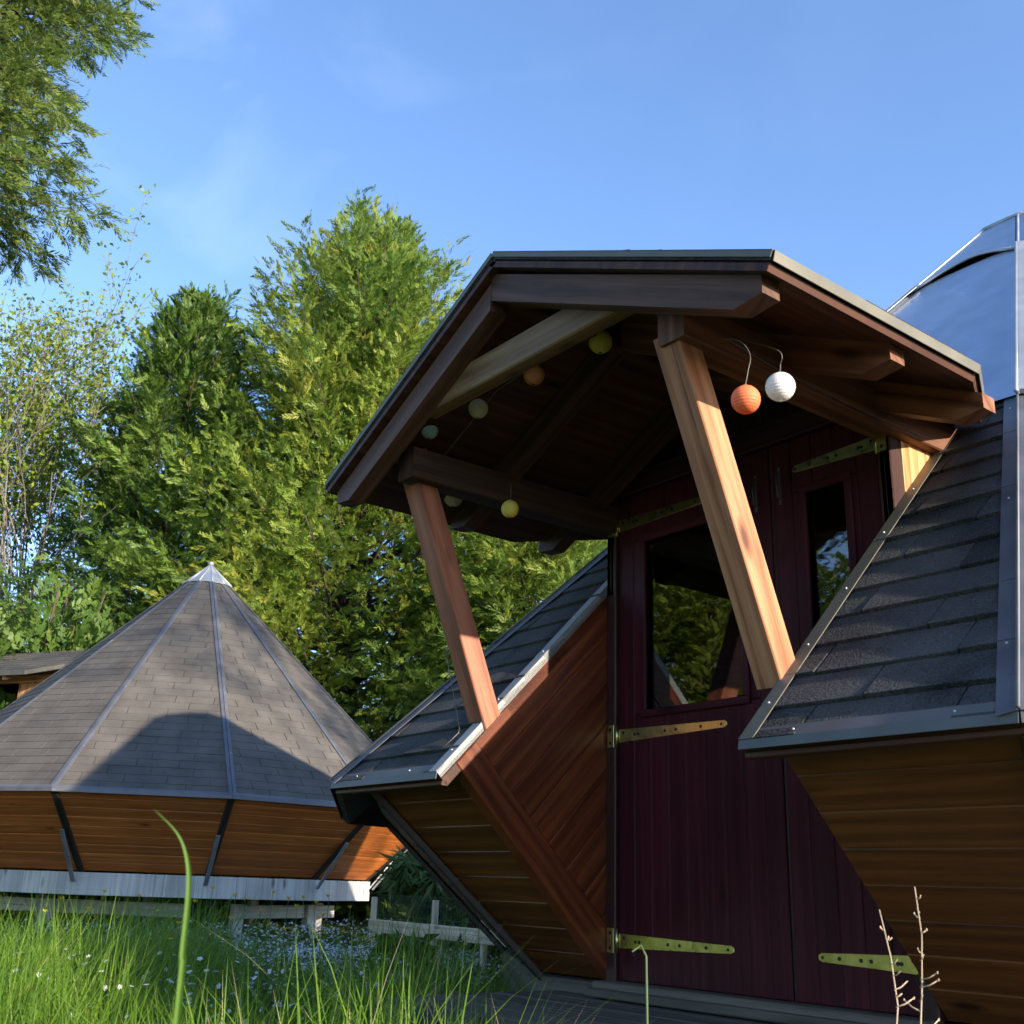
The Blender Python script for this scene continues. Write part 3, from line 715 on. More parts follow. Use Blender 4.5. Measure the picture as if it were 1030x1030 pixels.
for px, xx, rr, col, lab in (((513, 512), -0.49, 0.0285, (0.78, 0.66, 0.12), 'yellow paper lantern hanging under the left porch beam near the door'), ((456, 500), -0.74, 0.033, (0.75, 0.66, 0.46), 'cream paper lantern half hidden behind the left eave beam')):
    d = fw+rt*((px[0]-515)/1102)-up*((px[1]-515)/1102); p = CAM+d*((xx-CAM.x)/d.x)
    lantern(p, rr, col, lab, [(0, 0, rr), (0.002, 0, rr+0.03), (0.0, 0, rr+0.055)])
mb = MB()
def sag(a, b, s, n=10): return [Vector(a).lerp(Vector(b), i/n)-Vector((0, 0, s*4*(i/n)*(1-i/n))) for i in range(n+1)]
mb.tube(sag((0.60, -1.95, 1.50), (0.61, -2.60, 1.48), 0.01)+sag((0.61, -2.60, 1.48), (0.61, -2.90, 1.50), 0.006)+sag((0.61, -2.90, 1.50), (0.50, -3.07, 1.575), 0.02)+sag((0.45, -3.07, 1.60), (0.30, -3.02, 1.70), 0.03)+sag((0.30, -3.02, 1.70), (0.0, -2.76, 1.842), 0.004)+sag((0.0, -2.76, 1.842), (-0.30, -2.90, 1.69), 0.0)+sag((-0.30, -2.90, 1.69), (-0.60, -2.90, 1.54), 0.0)+sag((-0.60, -2.90, 1.54), (-0.64, -2.40, 1.47), 0.02)+sag((-0.64, -2.40, 1.47), (-0.62, -2.19, 1.46), 0.0), 0.0016, 5)
mb.tube([(-0.66, -2.80, 0.98), (-0.655, -2.77, 0.86), (-0.65, -2.735, 0.725), (-0.63, -2.75, 0.705), (-0.645, -2.79, 0.66)], 0.0016, 5)
sc_ = mb.build('light_string', M['cable']); tag(sc_, 'thin cable of the lantern string looped along the porch beams', 'string lights')

# ------------------------------------------------------------------ the second hut, in the sun behind
LX, LY, LROT = -7.809, -0.724, 0.8133
LZ, LE, LH, LA, LB = 0.282, 0.826, 3.131, 2.304, 1.698
NS = 12; LST = 2*math.pi/NS
hut2 = empty('grill_hut', (LX, LY, LZ), 0); tag(hut2, 'far hut on stilts with a sunlit grey-brown pointed shingle roof', 'hut')
c18 = math.cos(math.pi/NS)
def lp(k, apo, z): 
    a = LROT+k*LST; return Vector((apo/c18*math.sin(a), -apo/c18*math.cos(a), z-LZ))
lap = Vector((0, 0, LH-LZ)); wt, wb = LA-0.035, LB
f2 = []
rf = MB(); fls = []
for k in range(NS):
    e0, e1 = lp(k, LA, LE), lp(k+1, LA, LE); n = face_normal(e0, e1, lap, (e0+e1)*.5+Vector((0, 0, 1))); ups = (lap-(e0+e1)*.5).normalized(); f2.append((e0, e1, n, ups))
    q = clip([e0, e1, lap], lap-ups*0.12, -ups)
    shingle_panel(rf, q, n, ups, 0.088, 0.30, e0.dot(ups)+0.0, 0.0022, 0.0022, seed=60+k)
    rf.slab([v-n*0.014 for v in q], n, 0.02, 0.001)
    out = Vector((n.x, n.y, 0)).normalized()
    fl = MB(); fls.append(fl); strip(fl, e0, e1, n, 0.022, 0.002, lift=0.009, side=ups)
    fl.slab([e0+n*.009, e1+n*.009, e1+n*.009-Vector((0, 0, 0.03)), e0+n*.009-Vector((0, 0, 0.03))], out, 0.002, 0.0004)
r2 = rf.build('roof', M['shingle_old'], hut2); 
for fl in fls: fl.build('eave_flashing', [M['flash_blue'], M['screw']], r2)
for k in range(NS):
    mb = MB(); e0, e1, n, ups = f2[k]; n2 = f2[k-1][2]; top = e0.lerp(lap, 0.95); ax = (lap-e0).normalized()
    s1 = n.cross(ax); s1 = s1 if s1.dot(e1-e0) > 0 else -s1
    s2 = n2.cross(ax); s2 = s2 if s2.dot(f2[k-1][0]-f2[k-1][1]) > 0 else -s2
    strip(mb, e0, top, n, 0.026, 0.002, lift=0.011, side=s1, screws=4); strip(mb, e0, top, n2, 0.026, 0.002, lift=0.011, side=s2)
    mb.build('hip_flashing', [M['flash_blue'], M['screw']], r2)
mb = MB()
for k in range(NS):
    e0, e1, n, ups = f2[k]; p, q = e0.lerp(lap, 0.905), e1.lerp(lap, 0.905); t_ = lap+Vector((0, 0, 0.02))
    mb.slab([p+n*.016, q+n*.016, lap+n*.016], n, 0.003, 0.0006)
    mb.tube([p+(n+f2[k-1][2])*.009, lap+Vector((0, 0, .02))], 0.006, 6)
mb.ball(lap+Vector((0, 0, 0.025)), 0.03, 0.8, 10, 6)
mb.build('roof_cap', M['cap_rim'], r2)
for k in range(NS):
    b0, b1, t0, t1 = lp(k, wb, LZ), lp(k+1, wb, LZ), lp(k, wt, LE-0.02), lp(k+1, wt, LE-0.02)
    n = face_normal(b0, b1, t0, (b0+b1)*.5); rd = n.cross((b1-b0).normalized()); rd = rd if rd.z > 0 else -rd
    mb = MB(); plank_panel(mb, [b0, b1, t1, t0], n, rd, 0.090, 0.018, ch=0.005); mb.build('wall', M['wall2'], hut2)
for k in range(NS):
    mb = MB(); br = MB(); p0, p1 = lp(k, wb+.006, LZ-0.0), lp(k, wt+.004, LE-0.02); rad = Vector((p0.x, p0.y, 0)).normalized()
    mb.beam(p0, p1, 0.05, 0.02, rad, 0.003)
    tn = Vector((0, 0, 1)).cross(rad); dn = (rad-Vector((0, 0, 1))).normalized()
    a, b = p0.lerp(p1, 0.56)+dn*0.03-tn*0.02, p0+rad*0.06-Vector((0, 0, 0.075))-tn*0.02
    br.beam(a, b, 0.032, 0.014, dn, 0.002)
    mb.build('corner_batten', M['batten'], hut2); br.build('corner_brace', M['steel'], hut2)
mb = MB(); rr2 = LB+0.035
for k in range(NS):
    p, q = lp(k, rr2, LZ-0.168), lp(k+1, rr2, LZ-0.168); out = (p+q); out.z = 0; out.normalize()
    plank_panel(mb, [p, q, q+Vector((0, 0, .158)), p+Vector((0, 0, .158))], out, (q-p), 0.105, 0.02, ch=0.0015, lining=True)
mb.slab([lp(k, LB+.01, LZ-0.01) for k in range(NS)], (0, 0, 1), 0.03)
mb.build('floor_rim', M['grey_wood'], hut2)
mb = MB()
def w2l(p): return Vector(p)-Vector((LX, LY, LZ))
fwd_ang = LROT+1.5*math.pi/5
for k, apo in ((1.45, 1.36), (2.55, 1.36), (4, 1.3), (5.5, 1.3), (7, 1.3), (8.6, 1.3), (10, 1.36), (11.4, 1.36)):
    p = lp(k, apo, LZ-0.21); mb = MB(); mb.beam(p, p-Vector((0, 0, 0.42)), 0.085, 0.085, (0, 1, 0.01)); mb.build('stilt', M['grey_wood'], hut2)
for k0, k1 in ((1.4, 3.0), (-1.6, 0.9)):
    mb = MB(); mb.beam(lp(k0, 1.42, LZ-0.265), lp(k1, 1.42, LZ-0.265), 0.06, 0.10, (0, 0, 1)); mb.build('floor_beam', M['grey_wood'], hut2)
# its own porch, seen from the side on the left
th = LROT-3.5*LST
ex = Vector((math.sin(th), -math.cos(th), 0)); ey = Vector((0, 0, 1)).cross(ex)      # outwards, sideways
def P2(o, s, z): return ex*o+ey*s+Vector((0, 0, z-LZ))
zr2, ze2, g2, of2 = 2.36, 2.02, 0.70, 2.5
slp = (LH-LE)/LA
for sg in (-1, 1):
    ps = MB(); pw = MB(); pf = MB()
    oin = LA-(zr2-LE)/slp; oev = LA-(ze2-LE)/slp
    P = [P2(of2, 0, zr2), P2(of2, sg*g2, ze2), P2(oev+0.28, sg*g2, ze2), P2(oev-.02, sg*(g2-.16), ze2+.077), P2(oin-.02, 0, zr2)]
    n = face_normal(P[0], P[1], P[4], Vector((0, 0, 1))); ups = (P[0]-P[1]).normalized()
    shingle_panel(ps, P, n, ups, 0.088, 0.30, seed=90+sg, lift=0.0035, t=0.0025)
    ps.slab([v-n*.014 for v in P], n, 0.02)
    for a, b in ((P[1], P[2]), (P[2], P[3])):
        pf.slab([a+n*.01, b+n*.01, b-Vector((0, 0, .03)), a-Vector((0, 0, .03))], ey*sg, 0.003, .0004)
    pw_poly = [P2(oev-0.3, sg*0.41, ze2+.1), P2(1.72, sg*0.41, ze2+.1), P2(1.72, sg*.41, LE+(LA-1.72)*slp-.05), P2(oev-.3, sg*.41, LE+(LA-oev+.3)*slp-.05)]
    zz = LE+(LA-1.72)*slp
    poly = [P2(1.72, sg*.41, zz-.03), P2(1.72, sg*.41, ze2+.06), P2(LA-(ze2+.06-LE)/slp, sg*.41, ze2+.06)]
    plank_panel(pw, poly, ey*sg, ex, 0.075, 0.02)
    pb = MB(); pb.beam(P2(of2-.06, sg*.43, ze2-.02), P2(oev-.1, sg*.43, ze2-.02), 0.06, 0.07, (0, 0, 1))
    pb.build('plate_beam', M['pale'], hut2)
    for o in (2.43, 2.05, 1.68): pb = MB(); pb.beam(P2(o, 0, zr2-.06), P2(o, sg*(g2-.05), ze2-.035), 0.05, 0.06, (0, 0, 1)); pb.build('rafter', M['pale'], hut2)
    pb = MB(); pb.beam(P2(2.2, sg*.42, 0.98), P2(of2-.12, sg*.42, ze2-.02), 0.055, 0.055, ex)
    pb.build('strut', M['pale'], hut2); pw.build('dormer_side', M['pale'], hut2); ps.build('canopy_shingles', M['shingle_old'], hut2); pf.build('edge_trim', M['flash_tan'], hut2)

# ------------------------------------------------------------------ vegetation
def np_mesh(name, V, Q, rnd, m, parent=None, smooth=False):
    V = np.asarray(V, np.float32); Q = np.asarray(Q, np.int32); me = bpy.data.meshes.new(name)
    k = Q.shape[1]
    me.vertices.add(len(V)); me.vertices.foreach_set('co', V.ravel())
    me.loops.add(Q.size); me.loops.foreach_set('vertex_index', Q.ravel())
    me.polygons.add(len(Q)); me.polygons.foreach_set('loop_start', np.arange(0, Q.size, k, dtype=np.int32))
    me.update(calc_edges=True)
    at = me.attributes.new('rnd', 'FLOAT', 'FACE'); at.data.foreach_set('value', np.asarray(rnd, np.float32))
    if smooth: me.polygons.foreach_set('use_smooth', [True]*len(Q))
    me.materials.append(m); o = bpy.data.objects.new(name, me); C.objects.link(o)
    if parent is not None: o.parent = parent
    return o
def frames(dirs, ups):
    """orthonormal frames (N,3,3): columns x=dir, y=side, z=normal"""
    x = dirs/np.linalg.norm(dirs, axis=1, keepdims=True)
    y = np.cross(ups, x); ln = np.linalg.norm(y, axis=1, keepdims=True); y = y/np.maximum(ln, 1e-6); z = np.cross(x, y)
    return np.stack([x, y, z], axis=2)
def stamp(tv, tq, pos, fr, size):
    """copies of a template (vertices, quads) at every position"""
    n, k = len(pos), len(tv)
    V = np.einsum('nij,kj->nki', fr, tv)*size[:, None, None]+pos[:, None, :]
    Q = (tq[None]+(np.arange(n)*k)[:, None, None]).reshape(-1, tq.shape[1])
    return V.reshape(-1, 3), Q
def frond_template(nr, pairs=6, spread=42, w=0.075, droop=0.25, ln=0.52):
    """flat feathery conifer spray: narrow leaflets left and right of an axis of length 1"""
    tv, tq = [], []
    def leaflet(p, ang, L, zj):
        d = np.array([math.cos(ang), math.sin(ang), zj]); s = np.array([-math.sin(ang), math.cos(ang), 0])*w
        b = len(tv); tv.extend([p, p+d*L*0.5+s, p+d*L, p+d*L*0.5-s]); tq.append([b, b+1, b+2, b+3])
    ax = lambda t: np.array([t, 0, -droop*t*t])
    for i in range(pairs):
        t = 0.06+0.80*i/(pairs-1)
        for sg in (-1, 1):
            leaflet(ax(t+nr.uniform(-.04, .04)), sg*math.radians(spread+nr.uniform(-10, 10)-14*t), (ln*(1-0.62*t))*nr.uniform(.75, 1.2), nr.uniform(-.22, .22))
    leaflet(ax(0.45), nr.uniform(-.1, .1), 0.36, -droop); leaflet(ax(0.72), nr.uniform(-.1, .1), 0.40, -droop*1.5)
    return np.array(tv), np.array(tq)

def conifer(root, height, base, radius, mat_leaf, seed, nb=190, spray=0.30, elev=(15, 60), droop=0.25, prof=None, trunk_r=0.16, dens=1.0, lean=0.0, gap=0.0, twigdroop=-0.05):
    """cypress-like tree: a trunk child and a crown child; branches each carry a plume of feathery sprays"""
    nr = np.random.RandomState(seed)
    prof = prof or (lambda u: (1-u)**0.75*(0.55+0.45*min(1, u/0.25)))
    mb = MB(); tp = [Vector((lean*u*height*0.1+0.06*math.sin(u*7+seed), 0.06*math.sin(u*5+seed*2), height*0.97*u-0.3*(1-u))) for u in np.linspace(0, 1, 12)]
    mb.tube(tp, [trunk_r*(1-0.94*u)+0.008 for u in np.linspace(0, 1, 12)], 8)
    P, D, U, S, RN = [], [], [], [], []
    for i in range(nb):
        u = ((i+nr.uniform(0, 1))/nb)**0.92; h = base+(height-base)*u*0.985
        az = i*2.39996+nr.uniform(-.4, .4)
        rad = radius*prof(u)*nr.uniform(.76, 1.10)+0.12
        if nr.rand() < gap: continue
        el = math.radians(elev[0]+(elev[1]-elev[0])*u**1.3+nr.uniform(-9, 9))
        d = np.array([math.cos(az)*math.cos(el), math.sin(az)*math.cos(el), math.sin(el)]); L = rad/max(0.35, math.cos(el))
        o = np.array([tp[0].x*0+lean*u*height*0.1, 0, h-0.35*L*math.sin(el)])
        sd = np.array([-math.sin(az), math.cos(az), 0])
        bend = nr.uniform(-.10, .16)
        pt = lambda t: o+d*L*t+np.array([0, 0, bend*L*t*t])
        mb.tube([pt(t) for t in (0, .35, .7, .92)], [0.010+0.014*rad/2, 0.008+0.008*rad/2, 0.006, 0.003], 5)
        br = nr.rand(); nt_ = max(5, int(L*9.0*dens))
        for k in range(nt_):
            t = 0.22+0.78*(k+nr.rand())/nt_; p = pt(t)
            sg = 1 if k % 2 else -1; sp = math.radians(nr.uniform(25, 62)*(1.15-0.55*t))
            td = d*math.cos(sp)+sd*sg*math.sin(sp)+np.array([0, 0, twigdroop+nr.uniform(-.28, .28)]); td /= np.linalg.norm(td)
            tl = (0.18+0.36*L*(1-t))*nr.uniform(.6, 1.1); ns = max(2, int(tl/(spray*0.36)))
            for j in range(ns):
                w = (j+0.6)/ns
                P.append(p+td*tl*w+nr.normal(0, .03, 3)+np.array([0, 0, -0.10*droop*tl*w*w])); dd = td+nr.normal(0, .28, 3)+np.array([0, 0, -0.15*droop]); D.append(dd)
                U.append(np.array([0, 0, 0.5])+nr.normal(0, .8, 3)); S.append(spray*nr.uniform(.65, 1.25)*(0.8+0.2*(1-t))); RN.append(0.55*br+0.45*nr.rand())
        for _ in range(4):
            P.append(pt(nr.uniform(.85, 1.0))); D.append(d+nr.normal(0, .25, 3)); U.append(np.array([0, 0, 1.0])+nr.normal(0, .4, 3)); S.append(spray*nr.uniform(.8, 1.2)); RN.append(0.55*br+0.45*nr.rand())
    # leader plumes at the top
    for _ in range(26):
        a = nr.uniform(0, 6.28); P.append(np.array([tp[-1].x, tp[-1].y, height*nr.uniform(.93, .99)])); D.append(np.array([.35*math.cos(a), .35*math.sin(a), 1.0])); U.append(nr.normal(0, 1, 3)); S.append(spray*nr.uniform(.8, 1.3)); RN.append(nr.rand())
    P, D, U, S, RN = map(np.array, (P, D, U, S, RN)); VV, QQ, RR = [], [], []; off = 0
    var = nr.randint(0, 4, len(P))
    for vtn in range(4):
        tv, tq = frond_template(nr, 8, 36, 0.040, droop, 0.46); ix = np.where(var == vtn)[0]
        if len(ix) == 0: continue
        V, Q = stamp(tv, tq, P[ix], frames(D[ix], U[ix]), S[ix]); VV.append(V); QQ.append(Q+off); off += len(V); RR.append(np.repeat(RN[ix], len(tq)))
    mb.build('trunk', M['bark'], root)
    np_mesh('crown', np.concatenate(VV), np.concatenate(QQ), np.concatenate(RR), mat_leaf, root)
    return sum(len(q) for q in QQ)

def at_px(px, py, dist):
    """ground point at a horizontal distance along the sight line through a photo pixel, and the height there"""
    d = fw+rt*((px-515)/1102)-up*((py-515)/1102); s = dist/math.hypot(d.x, d.y); return CAM+d*s

M['leaf_cyp'] = leafmat('cypress_foliage', [(0.075, 0.15, 0.028), (0.145, 0.235, 0.038), (0.235, 0.305, 0.046), (0.36, 0.33, 0.055)], 0.40, 0.5, 0.5)
M['leaf_dark'] = leafmat('dark_cypress_foliage', [(0.046, 0.11, 0.026), (0.105, 0.19, 0.036), (0.20, 0.275, 0.048)], 0.40, 0.5, 0.6)
M['leaf_olive'] = leafmat('olive_conifer_foliage', [(0.095, 0.155, 0.036), (0.16, 0.225, 0.048), (0.23, 0.275, 0.06)], 0.42, 0.5, 0.7)
M['leaf_young'] = leafmat('young_leaves', [(0.13, 0.20, 0.025), (0.20, 0.28, 0.035), (0.29, 0.34, 0.05)], 0.45, 0.5, 0.8)
M['leaf_bush'] = leafmat('bush_foliage', [(0.05, 0.11, 0.02), (0.09, 0.16, 0.028), (0.13, 0.20, 0.035)], 0.32, 0.5, 0.9)
M['leaf_bamboo'] = leafmat('willowy_leaves', [(0.07, 0.12, 0.03), (0.12, 0.18, 0.05), (0.17, 0.22, 0.07)], 0.4, 0.5, 1.5)
M['leaf_red'] = leafmat('dark_red_leaves', [(0.03, 0.008, 0.010), (0.055, 0.012, 0.016), (0.09, 0.02, 0.02)], 0.3, 0.45, 2)
M['grass'] = leafmat('meadow_grass', [(0.085, 0.19, 0.018), (0.155, 0.28, 0.03), (0.23, 0.34, 0.045)], 0.5, 0.5, 0.7)
M['grass_dry'] = leafmat('dry_grass', [(0.30, 0.24, 0.11), (0.42, 0.35, 0.18), (0.5, 0.42, 0.25)], 0.3, 0.6, 2)
M['petal_white'] = leafmat('white_petals', [(0.62, 0.64, 0.68), (0.75, 0.76, 0.78)], 0.3, 0.6, 3)
M['petal_yellow'] = leafmat('yellow_petals', [(0.72, 0.50, 0.02), (0.80, 0.60, 0.03)], 0.3, 0.4, 3)

def tree(name, label, cat, loc, group=None):
    o = empty(name, (loc[0], loc[1], -0.3)); tag(o, label, cat, group); return o
GT = 'evergreen trees behind the far hut'
# broad tall cypress right behind the far hut
p = at_px(388, 195, 15.0)
t1 = tree('cypress_tree', 'tallest broad feathery cypress, yellow-green, rising between the far hut and the porch', 'tree', p, GT)
conifer(t1, p.z+0.3-1.0, 0.4, 3.7, M['leaf_cyp'], 3, 400, 0.235, (12, 62), 0.25, lambda u: (1-u**1.6)**0.8*(0.85+0.15*min(1, u/0.3))*(1+0.13*math.sin(u*19+1)), 0.2, 1.0)
# darker one left of it
p = at_px(207, 268, 15.2)
t2 = tree('cypress_tree', 'darker cypress left of the tallest one, its dark lower boughs beside the bare-stemmed tree', 'tree', p, GT)
conifer(t2, p.z+0.3-0.7, 0.6, 2.6, M['leaf_dark'], 11, 380, 0.235, (8, 62), 0.25, lambda u: (1-u)**0.85*(0.85+0.15*min(1, u/0.3))*(1+0.12*math.sin(u*23)), 0.18, 1.05)
# low boughs seen under the porch roof
p = at_px(560, 440, 13.5)
t3 = tree('cypress_tree', 'bright cypress seen under the porch roof, behind the left porch strut', 'tree', p, GT)
conifer(t3, p.z+0.3-0.8, 0.4, 2.6, M['leaf_cyp'], 21, 240, 0.235, (5, 62), 0.4, lambda u: (1-u)**0.6*(0.8+0.2*min(1, u/0.3)), 0.15, 1.0)
# olive conifer at the top left corner: only hanging boughs in view
p = at_px(-84, 300, 11.0); zb = at_px(-40, 262, 11.0).z
t4 = tree('conifer_tree', 'olive green conifer with drooping sprays at the top left corner', 'tree', p)
conifer(t4, 14.5, zb+0.95, 1.38, M['leaf_olive'], 5, 330, 0.21, (-6, 40), 0.6, lambda u: (0.82+0.18*math.sin(u*16+1.5))*(1-u**3)**0.8, 0.17, 1.35, twigdroop=-0.15)
# rounded bush behind the far hut
def bush(root, rad, hgt, m, seed, n=2600, spray=0.2):
    nr = np.random.RandomState(seed); mb = MB()
    lobes = [(nr.uniform(-.6, .6, 2)*rad, nr.uniform(.45, .8)) for _ in range(9)]
    P, D, RN = [], [], []
    for i in range(n):
        (lx, ly), s = lobes[nr.randint(9)]; v = nr.normal(0, 1, 3); v /= np.linalg.norm(v); v[2] = abs(v[2])*1.0-0.15
        q = np.array([lx, ly, 0])+v*np.array([rad*s, rad*s, hgt*(0.6+0.4*s)])*nr.uniform(.7, 1.03)
        P.append(q); D.append(v*0.8+np.array([0, 0, .35])+nr.normal(0, .4, 3)); RN.append(nr.rand())
    for (lx, ly), s in lobes: mb.tube([(0, 0, -.1), (lx*.5, ly*.5, hgt*.4), (lx, ly, hgt*.8)], [0.05, 0.03, 0.01], 6)
    mb.build('stems', M['bark'], root)
    P, D = np.array(P), np.array(D); tv, tq = frond_template(nr, 6, 45, 0.075, .2)
    V, Q = stamp(tv, tq, P, frames(D, nr.normal(0, 1, P.shape)+[0, 0, 1]), spray*nr.uniform(.7, 1.3, len(P)))
    np_mesh('foliage', V, Q, np.repeat(np.array(RN), len(tq)), m, root)
p = at_px(45, 560, 12.8)
b1 = tree('bush', 'bright green bush showing above the left end of the far hut roof', 'bush', p)
bush(b1, 1.0, (p.z+0.3)*1.12, M['leaf_bush'], 4, 6500, 0.22)
# bare-stemmed tree with fresh leaves
def leafy_tree(root, height, seed, nleaf=9000, spread=0.32, r0=0.10, stems=5, lsize=0.10, low=0.42):
    rr = random.Random(seed); nr = np.random.RandomState(seed); mb = MB(); tips = []
    def grow(p, d, L, r, lev):
        pts = [p]; rad = [r]; k = 5; q = p.copy()
        for i in range(k):
            d = (d+Vector((rr.gauss(0, .10), rr.gauss(0, .10), rr.gauss(0.05, .06)))).normalized(); q = q+d*(L/k); pts.append(q.copy()); rad.append(max(0.0035, r*(1-0.62*(i+1)/k)))
        mb.tube(pts, rad, 6 if lev < 2 else 4, cap=False)
        if lev >= 2: tips.extend([pts[i] for i in (2, 3, 4, 5)])
        if lev < 4:
            for i in range(rr.choice((3, 4)) if lev < 3 else 3):
                t = rr.uniform(.35, 1.0); b = pts[min(k, int(t*k)+0)]
                a = Vector((rr.gauss(0, 1), rr.gauss(0, 1), rr.gauss(0, .35))); a = (a-d*a.dot(d)).normalized()
                nd = (d*1.0+a*rr.uniform(.35, .85)+Vector((0, 0, .25))).normalized()
                grow(b, nd, L*rr.uniform(.45, .68), max(0.004, r*(1-.62*t)*0.66), lev+1)
    for s in range(stems):
        a = s*2*math.pi/stems+rr.uniform(-.5, .5); sp = rr.uniform(.06, spread)
        grow(Vector((0.15*math.cos(a), 0.15*math.sin(a), 0)), Vector((sp*math.cos(a), sp*math.sin(a), 1)).normalized(), height*rr.uniform(.5, .64), r0*rr.uniform(.6, 1), 0)
    mb.build('trunk', M['bark_pale'], root)
    T = np.array([t for t in tips if t.z > height*low or rr.random() < 0.05]); ix = nr.randint(0, len(T), nleaf)
    P = T[ix]+nr.normal(0, .075, (nleaf, 3)); D = nr.normal(0, 1, (nleaf, 3))+[0, 0, -.2]
    tv = np.array([[0, 0, 0], [.45, .28, .06], [1, 0, -.08], [.45, -.28, .06]]); tq = np.array([[0, 1, 2, 3]])
    V, Q = stamp(tv, tq, P, frames(D, nr.normal(0, 1, (nleaf, 3))+[0, 0, .8]), lsize*nr.uniform(.6, 1.3, nleaf))
    np_mesh('crown', V, Q, nr.rand(nleaf), M['leaf_young'], root)
p = at_px(66, 258, 17.0)
t5 = tree('deciduous_tree', 'airy tree with pale bare stems and fresh yellow-green leaves on the left', 'tree', p)
leafy_tree(t5, p.z+0.3-0.9, 31, 26000, 0.28, 0.055, 10, 0.075, 0.55)
# a tree and a cypress outside the picture: one mirrored in the door glass, one casting the dapples on the far roof
t6 = copy_tree(t1); t6.location = (-8.6, -11.5, -0.3); t6.scale = (0.85, 0.85, 0.85); t6['label'] = 'cypress out of the picture, mirrored in the door window'; del t6['group']
t8 = copy_tree(t2); t8.location = (-5.4, -13.2, -0.3); t8['label'] = 'dark cypress out of the picture, mirrored in the narrow door window'; del t8['group']
t7 = copy_tree(t5); t7.location = (9.6, 5.6, -0.3); t7.scale = (1.0, 1.0, 1.02); t7.rotation_euler = (0, 0, 1.1); t7['label'] = 'airy tree beyond the near hut, out of the picture, shading the far roof'

# ---- meadow
nr = np.random.RandomState(42)
hutpoly = [cpt(a, RB+0.05, 0) for a in angs]
def inside_built(x, y):
    if x*x+y*y < 2.2**2: return True
    if -0.85 < x < 1.75 and -2.88 < y < -2.0: return True
    return False
def meadow_pts(n, dmin, dmax, a0, a1, power=1.0):
    out = []
    while len(out) < n:
        d = dmin+(dmax-dmin)*nr.rand()**power; a = YAW+math.radians(nr.uniform(a0, a1)); x, y = CAM.x+d*math.sin(a), CAM.y+d*math.cos(a)
        if not inside_built(x, y): out.append((x, y, d))
    return np.array(out)
def blade_template(seg=4, w=0.5, bend=0.35):
    tv, tq = [], []
    for i in range(seg+1):
        t = i/seg; ww = w*(1-t**1.6)+0.02; tv += [[bend*t*t, -ww, t-0.12*bend*t*t], [bend*t*t, ww, t-0.12*bend*t*t]]
    for i in range(seg): tq.append([2*i, 2*i+1, 2*i+3, 2*i+2])
    return np.array(tv), np.array(tq)
def blades(name, pts, hmin, hmax, wid, m, parent=None, bend=(0.1, 0.7)):
    VV, QQ, RR = [], [], []; off = 0; var = nr.randint(0, 5, len(pts))
    for v in range(5):
        ix = np.where(var == v)[0]; n = len(ix)
        if n == 0: continue
        tv, tq = blade_template(4, 1.0, bend[0]+(bend[1]-bend[0])*v/4)
        az = nr.uniform(0, 2*math.pi, n); h = nr.uniform(hmin, hmax, n)*(0.75+0.5*np.sin(pts[ix, 0]*1.7+pts[ix, 1]*2.3)**2); w = wid*nr.uniform(.6, 1.3, n)
        ca, sa = np.cos(az), np.sin(az); lx, ly = nr.normal(0, .16, n), nr.normal(0, .16, n)
        X, Y, Z = tv[None, :, 0]*h[:, None], tv[None, :, 1]*w[:, None], tv[None, :, 2]*h[:, None]
        zg = np.array([ground_z(a, b) for a, b in pts[ix, :2]])
        V = np.stack([pts[ix, 0][:, None]+X*ca[:, None]-Y*sa[:, None]+lx[:, None]*Z, pts[ix, 1][:, None]+X*sa[:, None]+Y*ca[:, None]+ly[:, None]*Z, zg[:, None]+Z-0.01], 2).reshape(-1, 3)
        Q = (tq[None]+(np.arange(n)*len(tv))[:, None, None]).reshape(-1, 4)
        VV.append(V); QQ.append(Q+off); off += len(V); RR.append(np.repeat(nr.rand(n), len(tq)))
    return np_mesh(name, np.concatenate(VV), np.concatenate(QQ), np.concatenate(RR), m, parent)
far = meadow_pts(42000, 4.6, 15, -34, 12, 0.8); o = blades('meadow_grass', far, 0.04, 0.14, 0.0032, M['grass']); o['kind'] = 'stuff'; tag(o, 'green meadow grass between the two huts', 'grass')
near = np.concatenate([meadow_pts(15000, 1.9, 6.0, -34, -12, 0.75), meadow_pts(2600, 2.2, 5.5, -13, 2, 0.7)]); o = blades('tall_grass', near, 0.13, 0.45, 0.0031, M['grass'], None, (0.1, 1.0)); o['kind'] = 'stuff'; tag(o, 'taller grass blades close to the viewer at lower left', 'grass')
side = meadow_pts(1500, 1.6, 3.4, -6, 34, 1.0); o = blades('deck_edge_grass', side, 0.14, 0.33, 0.0028, M['grass'], None, (0.1, 1.0)); o['kind'] = 'stuff'; tag(o, 'sparse grass tips in front of the deck', 'grass')
dry = meadow_pts(170, 2.0, 5.5, -30, 30, 1.0); o = blades('dry_grass', dry, 0.20, 0.46, 0.0022, M['grass_dry'], None, (0.1, 0.9)); o['kind'] = 'stuff'; tag(o, 'dry straw coloured blades among the green grass', 'grass')
